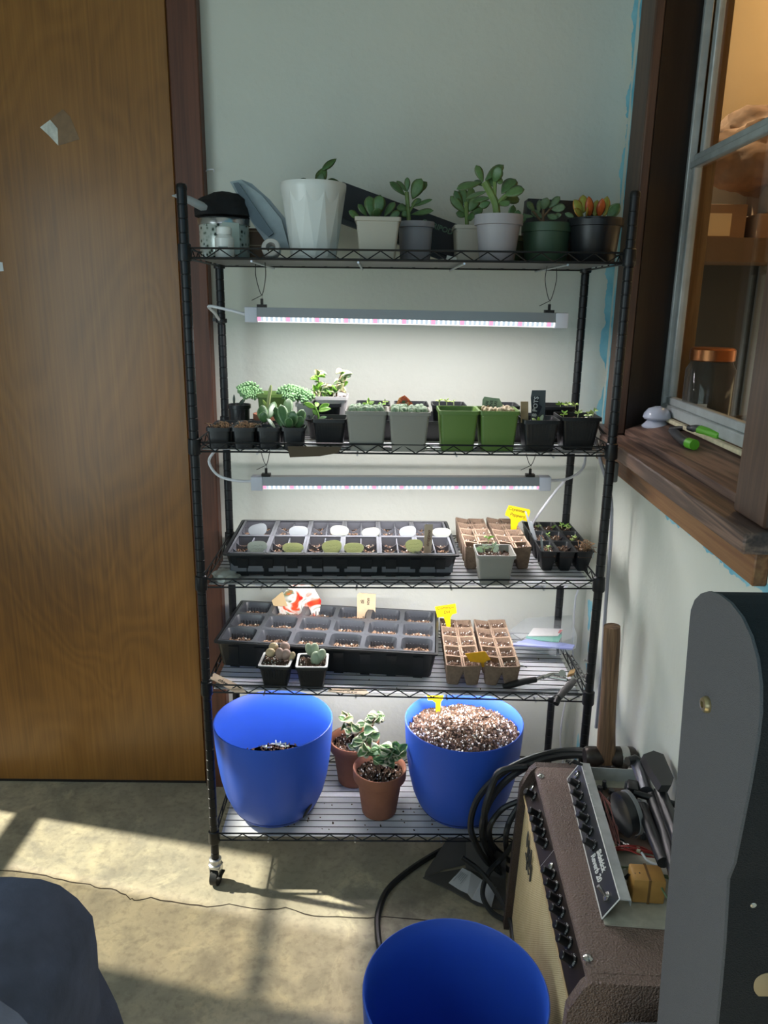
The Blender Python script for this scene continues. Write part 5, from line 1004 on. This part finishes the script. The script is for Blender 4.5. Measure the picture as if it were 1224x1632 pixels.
MB().loft([[q_-o for q_ in (a0, a0+Vector((.004, .012, .006)))], [q_-o for q_ in (a1, a1+Vector((.02, .05, .07)))], [q_-o for q_ in (a2, a2+Vector((.035, .055, .15)))], [q_-o for q_ in (F(750, 1388, .004), F(750, 1388, .004)+Vector((.012, .03, .13)))]], False, False, False).obj('back_wall', m_dp, dp); sm = dp.children[-1].modifiers.new('thickness', 'SOLIDIFY'); sm.thickness = .003
P = [F(742, 1388, .004), F(806, 1402, .004)]; MB().prism([P[0]-o, P[1]-o, P[1]-o+Vector((0, .01, .06)), P[0]-o+Vector((0, .02, .09))], (0, 0, 0), (0, .003, 0)).obj('side_wall', m_dp, dp, smooth=False)
rc = thing('paper_receipt', 'creased white paper slip with faint print lying on the dustpan', 'paper', F(760, 1415, .012)); o = rc.location.copy(); m_rc = pm('white_receipt', (214, 214, 216), .7)
MB().loft([[F(x, y, z)-o for x, y, z in r_] for r_ in (((737, 1383, .020), (715, 1407, .010)), ((751, 1390, .020), (732, 1418, .009)), ((768, 1402, .010), (745, 1424, .013)), ((770, 1404, .016), (752, 1433, .008)), ((791, 1414, .020), (783, 1446, .008)))], False, False, False).obj('slip', m_rc, rc, smooth=False); rc.children[-1].modifiers.new('t', 'SOLIDIFY').thickness = .0006
q = MB()
for k in range(6):
    s = k/6; a, b_ = F(735+14*s, 1386+7*s, .0212), F(716+15*s, 1406+11*s, .0112); a, b_ = a.lerp(b_, .1), a.lerp(b_, .35+.5*rnd.random()); q.tube([a-o, b_-o], .0005, 4)
tag(q.obj('faint_print', pm('print_grey', (150, 152, 156), .8), rc), kind='stuff')

# ---- brown amplifier
def tolex(name, c, sc=420, rough=.42, b=.9):
    m = bpy.data.materials.new(name); m.use_nodes = True; k = NT(m); v = k.coord(); n = k.noise(v, sc, 2, .5); k.b.inputs['Base Color'].default_value = (*lin(c), 1); k.b.inputs['Roughness'].default_value = rough; k.bump(n, b, .006); return m
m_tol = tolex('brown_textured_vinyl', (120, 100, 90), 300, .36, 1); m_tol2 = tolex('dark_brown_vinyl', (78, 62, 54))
amp = thing('guitar_amplifier', 'brown textured guitar amplifier with cream grille cloth and a row of black knobs', 'amplifier', (.719, -.118, 0), R(-2.6)); AL, AH, AD = .556, .42, .197
def side(y, mat):
    return MB().prism([(-.042, y, .0), (-.027, y, .367), (-.008, y, .408), (.004, y, AH), (AD, y, AH), (AD, y, 0)], (0, -.009, 0), (0, .009, 0)).obj('side_panel', mat, amp, bevel=.006, seg=3)
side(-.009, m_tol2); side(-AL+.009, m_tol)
rings = []
for y in (-.0185, -AL+.0185): rings.append([Vector((x, y, z)) for x, z in ((.002, AH-.018), (.000, AH-.012), (.001, AH-.006), (.006, AH-.001), (.014, AH+.0005), (AD, AH+.0005), (AD, AH-.018))])
MB().loft(rings).obj('top_panel', m_tol, amp, ang=50)
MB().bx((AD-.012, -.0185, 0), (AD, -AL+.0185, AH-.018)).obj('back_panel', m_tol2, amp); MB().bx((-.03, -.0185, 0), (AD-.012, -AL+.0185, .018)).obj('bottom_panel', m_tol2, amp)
gm = bpy.data.materials.new('cream_grille_cloth'); gm.use_nodes = True; k = NT(gm); v = k.coord(rot=(R(45), 0, 0)); 
xs = k.add('ShaderNodeSeparateXYZ'); k.link(v, xs.inputs[0]); g1 = k.math('PINGPONG', k.math('MULTIPLY', xs.outputs[1], 330), .5); g2 = k.math('PINGPONG', k.math('MULTIPLY', xs.outputs[2], 330), .5); gf = k.math('MULTIPLY', k.math('GREATER_THAN', g1, .12), k.math('GREATER_THAN', g2, .10))
k.link(k.mix(gf, lin((150, 128, 84)), k.ramp(k.noise(k.coord(), 30, 3), [(.3, lin((214, 196, 148))), (.7, lin((226, 210, 166)))])), k.b.inputs['Base Color']); k.b.inputs['Roughness'].default_value = .85; k.bump(gf, .4, .001)
MB().prism([(-.026, 0, .02), (-.013, 0, .345), (.0, 0, .345), (-.01, 0, .02)], (0, -.0185, 0), (0, -AL+.0185, 0)).obj('grille_cloth', gm, amp, smooth=False)
m_pan = pm('dark_brown_control_panel', (58, 48, 44), .35, .4)
n_ = Vector((-.86, 0, .51)); pc_ = Vector((-.003, 0, .374)); pt = Vector((.51, 0, .86))
MB().prism([pc_-pt*.030, pc_+pt*.030, pc_+pt*.030-n_*.01, pc_-pt*.030-n_*.01], (0, -.0185, 0), (0, -AL+.0185, 0)).obj('control_panel', m_pan, amp, smooth=False)
MB().prism([pc_-pt*.031+n_*.001, pc_-pt*.027+n_*.001, pc_-pt*.027-n_*.004, pc_-pt*.031-n_*.004], (0, -.0185, 0), (0, -AL+.0185, 0)).obj('piping', pm('tan_piping', (176, 152, 112), .6), amp, smooth=False)
m_kb = pm('knob_black', (20, 20, 21), .35); m_sk = pm('knob_skirt_black', (34, 34, 36), .3)
kq = MB(); kq.lathe([(.0105, .000), (.0105, .003), (.0085, .005)], 20); ksk = kq.done(ang=35); kcap = MB().lathe([(.0074, .004), (.0070, .022), (.0056, .0235)], 12).done(ang=40)
ktk = MB()
for i in range(8): a = R(-60+i*40); ktk.box((.0094*math.cos(a), .0094*math.sin(a), .0034), (.0022, .0005, .0014), (0, 0, a))
ktk = ktk.done(smooth=False); m_wh = pm('knob_white_mark', (226, 226, 222), .5)
Mk = Matrix((Vector((0, 1, 0)), pt, -n_ if False else n_)).transposed()
def knob(t, c, M3, s=1):
    M = Matrix.Translation(c) @ M3.to_4x4() @ Matrix.Diagonal((s, s, s, 1)); kn = obj('knob', ksk, m_sk, t, M); obj('cap', kcap, m_kb, kn); obj('dial_marks', ktk, m_wh, kn); return kn
def yat(px, py):                          # length position on the amplifier of a photo pixel seen on its knob line
    best = min(range(0, 556, 2), key=lambda i: abs(proj(amp_m @ Vector((-.012, -i/1000, .378)))[1]-py)); return -best/1000
def proj(p): d = Vector(p)-CAM; zz = d.dot(fw); return 612+FPX*d.dot(ri)/zz, 816-FPX*d.dot(up)/zz
bpy.context.view_layer.update(); amp_m = amp.matrix_world.copy()
for py in (1266, 1296, 1310, 1326, 1342, 1391, 1411, 1432, 1452, 1478, 1501, 1528): knob(amp, pc_+Vector((0, yat(0, py), 0)), Mk)
jk = MB().lathe([(.0085, 0), (.0085, .003), (.0062, .0045), (.0045, .0045), (.0045, .001)], 16, cap1=True).done(ang=35)
for py in (1253, 1379): obj('jack_socket', jk, m_chrome, amp, Matrix.Translation(pc_+Vector((0, yat(0, py), 0))) @ Mk.to_4x4())
MB().prism([pc_-pt*.026+n_*.0006, pc_-pt*.024+n_*.0006, pc_+pt*.026+n_*.0006, pc_+pt*.024+n_*.0006], (0, yat(0, 1362), 0), (0, yat(0, 1362)-.001, 0)).obj('panel_line', m_wh, amp, smooth=False)
gn = Vector((-.999, 0, .04)); bd_ = Vector((-.0185, -.125, .268)); m_badge = pm('pewter_badge', (96, 98, 98), .35, .7); q = MB()
for y0, z0, dy, dz in ((-.02, -.012, .075, .003), (-.018, .004, .012, .034), (.002, .002, .010, .030), (.018, .0, .012, .026), (.036, .002, .011, .040), (.050, -.016, .004, .034), (-.022, -.024, .008, .020)): q.box((0, -y0, z0+dz/2), (.003, dy if dz < .005 else .007, dz), (R(9), 0, 0))
q.ell((0, .045, .03), (.002, .009, .02), (R(14), 0, 0), 12, 8); q.obj('badge', m_badge, amp, Matrix.Translation(bd_) @ Matrix.Diagonal((1, .62, 1.15, 1)))
scw = MB().lathe([(.0075, 0), (.0075, .0012), (.005, .0035), (.001, .0042)], 16).done()
for px, py in ((862, 1237), (937, 1527)): c = atz(px, py, AH+.001); obj('screw', scw, m_chrome, amp, amp_m.inverted() @ Matrix.Translation(c))
# ---- open chassis on top of the amplifier
chs = thing('amplifier_chassis', 'open metal amplifier chassis with a black Sidekick Reverb 20 panel lying on the brown amplifier', 'amplifier chassis', (.777, -.180, AH+.002), R(-4.9)); CL = .376; m_gal = pm('galvanised_steel', (178, 182, 182), .38, .3, .12, 40); m_cpan = pm('black_control_plate', (36, 38, 42), .4)
sl = Vector((.024, 0, .040)); n2 = Vector((-.857, 0, .514))
MB().prism([(0, 0, 0), sl, sl-n2*.002, -n2*.002], (0, 0, 0), (0, -CL, 0)).obj('control_plate', m_cpan, chs, smooth=False)
q = MB()
for a, b_ in (((0, 0), (0, 1)), ((1, 0), (1, 1)), ((0, 0), (1, 0)), ((0, 1), (1, 1))): q.cyl(sl*a[0]+Vector((0, -CL*a[1], 0))+n2*.0002, sl*b_[0]+Vector((0, -CL*b_[1], 0))+n2*.0002, .0011, n=6)
q.obj('white_border', m_wh, chs)
MB().prism([sl, sl+Vector((.017, 0, -.001)), sl+Vector((.017, 0, -.003)), sl+Vector((0, 0, -.002))], (0, 0, 0), (0, -CL, 0)).obj('top_lip', m_gal, chs, smooth=False)
MB().prism([sl+Vector((.017, 0, -.001)), sl+Vector((.018, 0, -.001)), sl+Vector((.018, 0, -.012)), sl+Vector((.017, 0, -.012))], (0, 0, 0), (0, -CL, 0)).obj('lip_return', m_gal, chs, smooth=False)
MB().bx((.002, 0, -.001), (.135, -CL-.012, .001)).obj('base_plate', pm('stained_steel', (172, 170, 156), .45, .15, .2, 30), chs); MB().bx((.135, 0, 0), (.137, -CL-.012, .035)).obj('rear_wall', m_gal, chs); MB().bx((.03, 0, 0), (.137, .0015, .03)).obj('end_plate', m_gal, chs)
M2 = Matrix((Vector((0, 1, 0)), sl.normalized(), n2)).transposed()
for y in (-.050, -.086, -.121, -.156, -.190, -.228): knob(chs, sl*.5+Vector((0, y, 0)), M2, .92)
obj('jack_socket', jk, m_chrome, chs, Matrix.Translation(sl*.62+Vector((0, -.022, 0))) @ M2.to_4x4())
for tx, f_, y in (('Sidekick', .66, -.272), ('Reverb 20', .34, -.275)):
    text(tx, .0158, m_wh, chs, Matrix.Translation(sl*f_+Vector((0, y, 0))+n2*.0006) @ Matrix((Vector((0, -1, 0)), sl.normalized(), Vector((0, -1, 0)).cross(sl.normalized()))).transposed().to_4x4(), shear=.25, bold=.0004)
q = MB()
for y in (-.03, -.072, -.108, -.143, -.178): q.bx((.0245, y, .0405), (.0285, y-.0012, .0412))
q.obj('dial_ticks', m_wh, chs); 
ts_ = sl*.5+Vector((0, -.350, 0)); q = MB().lathe([(.0085, 0), (.0085, .003), (.005, .004)], 6); q.cyl((0, 0, .003), (.004, .006, .022), .0026, .0034, 10); q.obj('toggle_switch', m_chrome, chs, Matrix.Translation(ts_) @ M2.to_4x4())
q = MB()
for i in range(3): q.tube([sl*.9+Vector((-.022-.003*i, -.012+.006*i, .006)), sl*.9+Vector((-.012, -.006, .012-.003*i)), sl*.9+Vector((.004, -.012, .006))], .0024, 8)
q.obj('cable_plug', m_blackp, chs)
tr = MB(); tr.box((.080, -.318, .024), (.052, .040, .044)); tr.obj('transformer', pm('tan_paper_wrap', (172, 128, 66), .5, 0, .1, 40), chs, bevel=.003); MB().box((.080, -.318, .024), (.004, .0408, .0448)).obj('tape_seam', pm('brown_tape', (110, 80, 44), .5), chs)
q = MB(); r = random.Random(3)
MB().bx((.045, -.03, .004), (.125, -.215, .006)).obj('circuit_board', pm('brown_circuit_board', (66, 50, 36), .6), chs)
for i in range(46):
    x, y = r.uniform(.05, .12), r.uniform(-.21, -.035); 
    if r.random() < .5: q.cyl((x, y, .006), (x, y, .006+r.uniform(.008, .02)), r.uniform(.003, .006), n=8)
    else: q.cyl((x, y, .010), (x+r.uniform(-.012, .012), y+.010, .010), .0022, n=6)
tag(q.obj('components', pm('component_mix', (70, 72, 76), .4, .2, .6, 90), chs), kind='stuff')
def wires(nm, col, a, b_, n, sag, r_=.0011):
    q = MB(); rr = random.Random(hash(nm) % 99 if False else len(nm)*7)
    for i in range(n):
        A_, B_ = Vector(a)+Vector((rr.uniform(-.004, .004), rr.uniform(-.004, .004), rr.uniform(0, .004))), Vector(b_)+Vector((rr.uniform(-.006, .006), rr.uniform(-.006, .006), 0)); m_ = (A_+B_)/2+Vector((rr.uniform(-.012, .012), rr.uniform(-.012, .012), sag+rr.uniform(-.006, .006)))
        q.tube(smoothpath([A_, A_.lerp(m_, .5)+Vector((0, 0, .004)), m_, B_.lerp(m_, .5), B_], 4), r_, 5)
    tag(q.obj(nm, col, chs), kind='stuff')
m_redw = pm('red_wire', (150, 48, 44), .5)
wires('red_wires', m_redw, (.045, -.235, .02), (.125, -.245, .02), 9, .008); wires('pink_wires', pm('pink_wire', (150, 96, 92), .5), (.05, -.06, .015), (.056, -.21, .015), 8, .012); wires('green_wires', pm('green_wire', (84, 106, 74), .5), (.04, -.272, .012), (.13, -.285, .012), 6, .006); wires('black_wires', m_blackp, (.05, -.30, .014), (.06, -.32, .04), 4, .014)
MB().tube(smoothpath([(.105, -.30, .02), (.098, -.325, .034), (.103, -.352, .03), (.118, -.36, .012)], 5), .0016, 6).obj('green_loop', pm('green_wire', (84, 106, 74), .5), chs)
MB().tube(smoothpath([(.088, -.25, .03), (.098, -.268, .026), (.13, -.285, .03)], 5), .0022, 6).obj('white_lead', m_cord, chs)
for c in ((.085, -.24, .026), (.08, -.278, .02)): MB().box(c, (.006, .008, .01)).obj('wire_tie', pm('ivory_tie', (214, 206, 178), .5), chs, bevel=.001)
q = MB()
for i in range(4): q.cyl((.048+.009*i, -.20-.006*(i % 2), .01), (.050+.011*i, -.222-.005*(i % 2), .018), .0028, n=8)
q.obj('terminals', m_chrome, chs)
# ---- hammer
hm = thing('hammer', 'hammer with a long worn wooden handle standing on its head behind the amplifier', 'hammer', (.868, -.132, AH+.024)); o = hm.location.copy()
P = [(0, 0, -.01), (-.001, 0, .02), (-.004, 0, .06), (-.006, 0, .12), (-.0085, 0, .20), (-.012, 0, .27), (-.014, 0, .298)]; MB().tube([Vector(p_) for p_ in P], [.019, .0195, .018, .0165, .0165, .0170, .0162], 18).obj('handle', wood('worn_hammer_handle', (74, 52, 36), (112, 84, 60), (142, 112, 84), 3, 2, .6, 0, .05, .15), hm, bevel=0)
MB().lathe([(.018, -.045), (.0215, -.040), (.0215, -.02), (.0175, -.012), (.0175, .014), (.022, .022), (.022, .056), (.0185, .062)], 20, M=Matrix.Rotation(R(90), 4, 'Y')).obj('head', pm('dark_forged_steel', (70, 64, 60), .38, .7, .2, 60), hm); MB().lathe([(.0222, .030), (.0225, .032), (.0225, .044), (.0222, .046)], 20, M=Matrix.Rotation(R(90), 4, 'Y'), cap0=False, cap1=False).obj('bright_band', m_chrome, hm)
# ---- folded black tripod stand
tp = thing('folded_tripod', 'folded black tripod stand with a round base and a paddle lying on the open chassis', 'tripod', (.86, -.33, .50)); o = tp.location.copy(); m_tb = pm('satin_black', (28, 29, 32), .3); N = lambda x, y, z: atz(x, y, z)-o
c = N(1000, 1296, .50); dx = Vector((.93, .20, .12)).normalized()
MB().lathe([(.012, -.010), (.033, -.008), (.037, -.003), (.037, .004), (.0385, .0045), (.0385, .012), (.034, .014)], 36, M=Matrix.Translation(c) @ frame(-dx, (0, 0, 1)).to_4x4() @ Matrix.Rotation(R(90), 4, 'Y')).obj('round_base', m_tb, tp)
MB().lathe([(.0372, .003), (.0388, .004), (.0388, .010), (.0372, .011)], 36, M=Matrix.Translation(c) @ frame(dx, (0, 0, 1)).to_4x4() @ Matrix.Rotation(R(90), 4, 'Y'), cap0=False, cap1=False).obj('grey_ring', pm('grey_ring', (108, 110, 112), .4), tp)
MB().tube([N(1016, 1218, .53), N(1024, 1240, .53), N(1030, 1262, .525)], .0125, 14).obj('collar_tube', pm('gunmetal', (92, 94, 100), .3, .6), tp)
for pts, r_ in (((((1022, 1285, .515), (1040, 1330, .505), (1058, 1375, .50)), .011)), (((1040, 1270, .52), (1062, 1330, .51), (1080, 1400, .50)), .013), (((1052, 1262, .53), (1078, 1330, .53), (1098, 1390, .52)), .012)): MB().tube([N(*p_) for p_ in pts], r_, 12).obj('leg', m_tb, tp)
MB().tube([N(1010, 1264, .525), N(1040, 1272, .525), N(1082, 1284, .525)], .006, 10).obj('cross_arm', m_tb, tp); MB().box(N(1008, 1258, .522), (.02, .03, .022), (0, 0, -.3)).obj('clamp', m_tb, tp, bevel=.003)
pdl = [N(x, y, .545) for x, y in ((1020, 1212), (1036, 1206), (1052, 1212), (1068, 1250), (1064, 1262), (1048, 1262), (1030, 1232))]; MB().prism(pdl, (0, 0, 0), (.006, .002, .012)).obj('paddle', m_tb, tp, bevel=.003)
MB().tube([N(1000, 1213, .54), N(1012, 1210, .54), N(1022, 1214, .54)], [.008, .009, .007], 10).obj('knob', m_tb, tp)
MB().tube(smoothpath([at(925, 1192, -.10)-o, at(938, 1204, -.11)-o, at(948, 1220, -.12)-o, at(957, 1240, -.14)-o, at(970, 1250, -.17)-o], 5), .0018, 6).obj('loose_wire', pm('grey_wire', (120, 112, 100), .5), tp)
# ---- speaker cabinets
def atx(px, py, X): d = rayd(px, py); return CAM + d*((X-CAM.x)/d.x)
m_carp = tolex('grey_cabinet_carpet', (90, 89, 92), 700, .95, .5); m_carpb = tolex('black_cabinet_carpet', (24, 25, 28), 700, .95, .5)
sk = thing('speaker_cabinet', 'tall grey carpeted speaker cabinet with a black front at the right picture edge', 'speaker', (.72, -.87, .402)); o = sk.location.copy(); SX = .72
ol = [(1099, 990), (1101, 972), (1107, 956), (1117, 946), (1130, 942), (1146, 947), (1164, 961), (1182, 984), (1196, 1014), (1206, 1050), (1211, 1090), (1211, 1135), (1206, 1180), (1194, 1250), (1180, 1320), (1169, 1375), (1159, 1400), (1156, 1450), (1153, 1500), (1147, 1570), (1140, 1640)]
P = [atx(x, y, SX)-o for x, y in ol]; P = [p_ for p_ in P if p_.z > .005]; P = P+[Vector((0, P[-1].y-.004, 0)), Vector((0, atx(1050, 1632, SX).y-o.y-.01, 0))]
MB().prism(P, (0, 0, 0), (.003, 0, 0)).obj('side_panel', m_carp, sk, bevel=.001); MB().prism(P, (.158, 0, 0), (.176, 0, 0)).obj('side_panel', m_carpb, sk, bevel=.003)
cen = sum(P, Vector())/len(P); P2 = [cen+(p_-cen)*.996 for p_ in P]; MB().prism(P2, (.003, 0, 0), (.158, 0, 0)).obj('body', m_carpb, sk)
c = atx(1128, 1123, SX)-o; MB().lathe([(.0085, 0), (.0085, .003), (.007, .0055), (.0035, .006), (.0035, .002)], 18, M=Matrix.Translation(c) @ Matrix.Rotation(R(-90), 4, 'Y')).obj('screw', pm('brass_screw', (186, 172, 132), .28, .85), sk)
c = at(1228, 1580, P[-3].y+o.y)-o; MB().lathe([(.016, 0), (.016, .003), (.013, .005)], 24, M=Matrix.Translation((c.x, P[-4].y+.004, c.z)) @ Matrix.Rotation(R(90), 4, 'X')).obj('tan_plate', pm('tan_disc', (150, 130, 98), .6), sk)
c = at(1199, 1440, P[-5].y+o.y)-o; MB().lathe([(.003, 0), (.003, .001), (.001, .002)], 10, M=Matrix.Translation((c.x, P[-4].y+.004, c.z)) @ Matrix.Rotation(R(90), 4, 'X')).obj('pin', m_chrome, sk)
lk = thing('lower_speaker_cabinet', 'lower grey carpeted cabinet whose rounded corner shows beneath the tall speaker', 'speaker', (.716, -.86, 0))
MB().bx((0, -.16, 0), (.178, .155, .40)).obj('cabinet', m_carp, lk, bevel=.022, seg=4); MB().bx((.012, -.163, .03), (.166, -.158, .37)).obj('grille', m_carpb, lk)
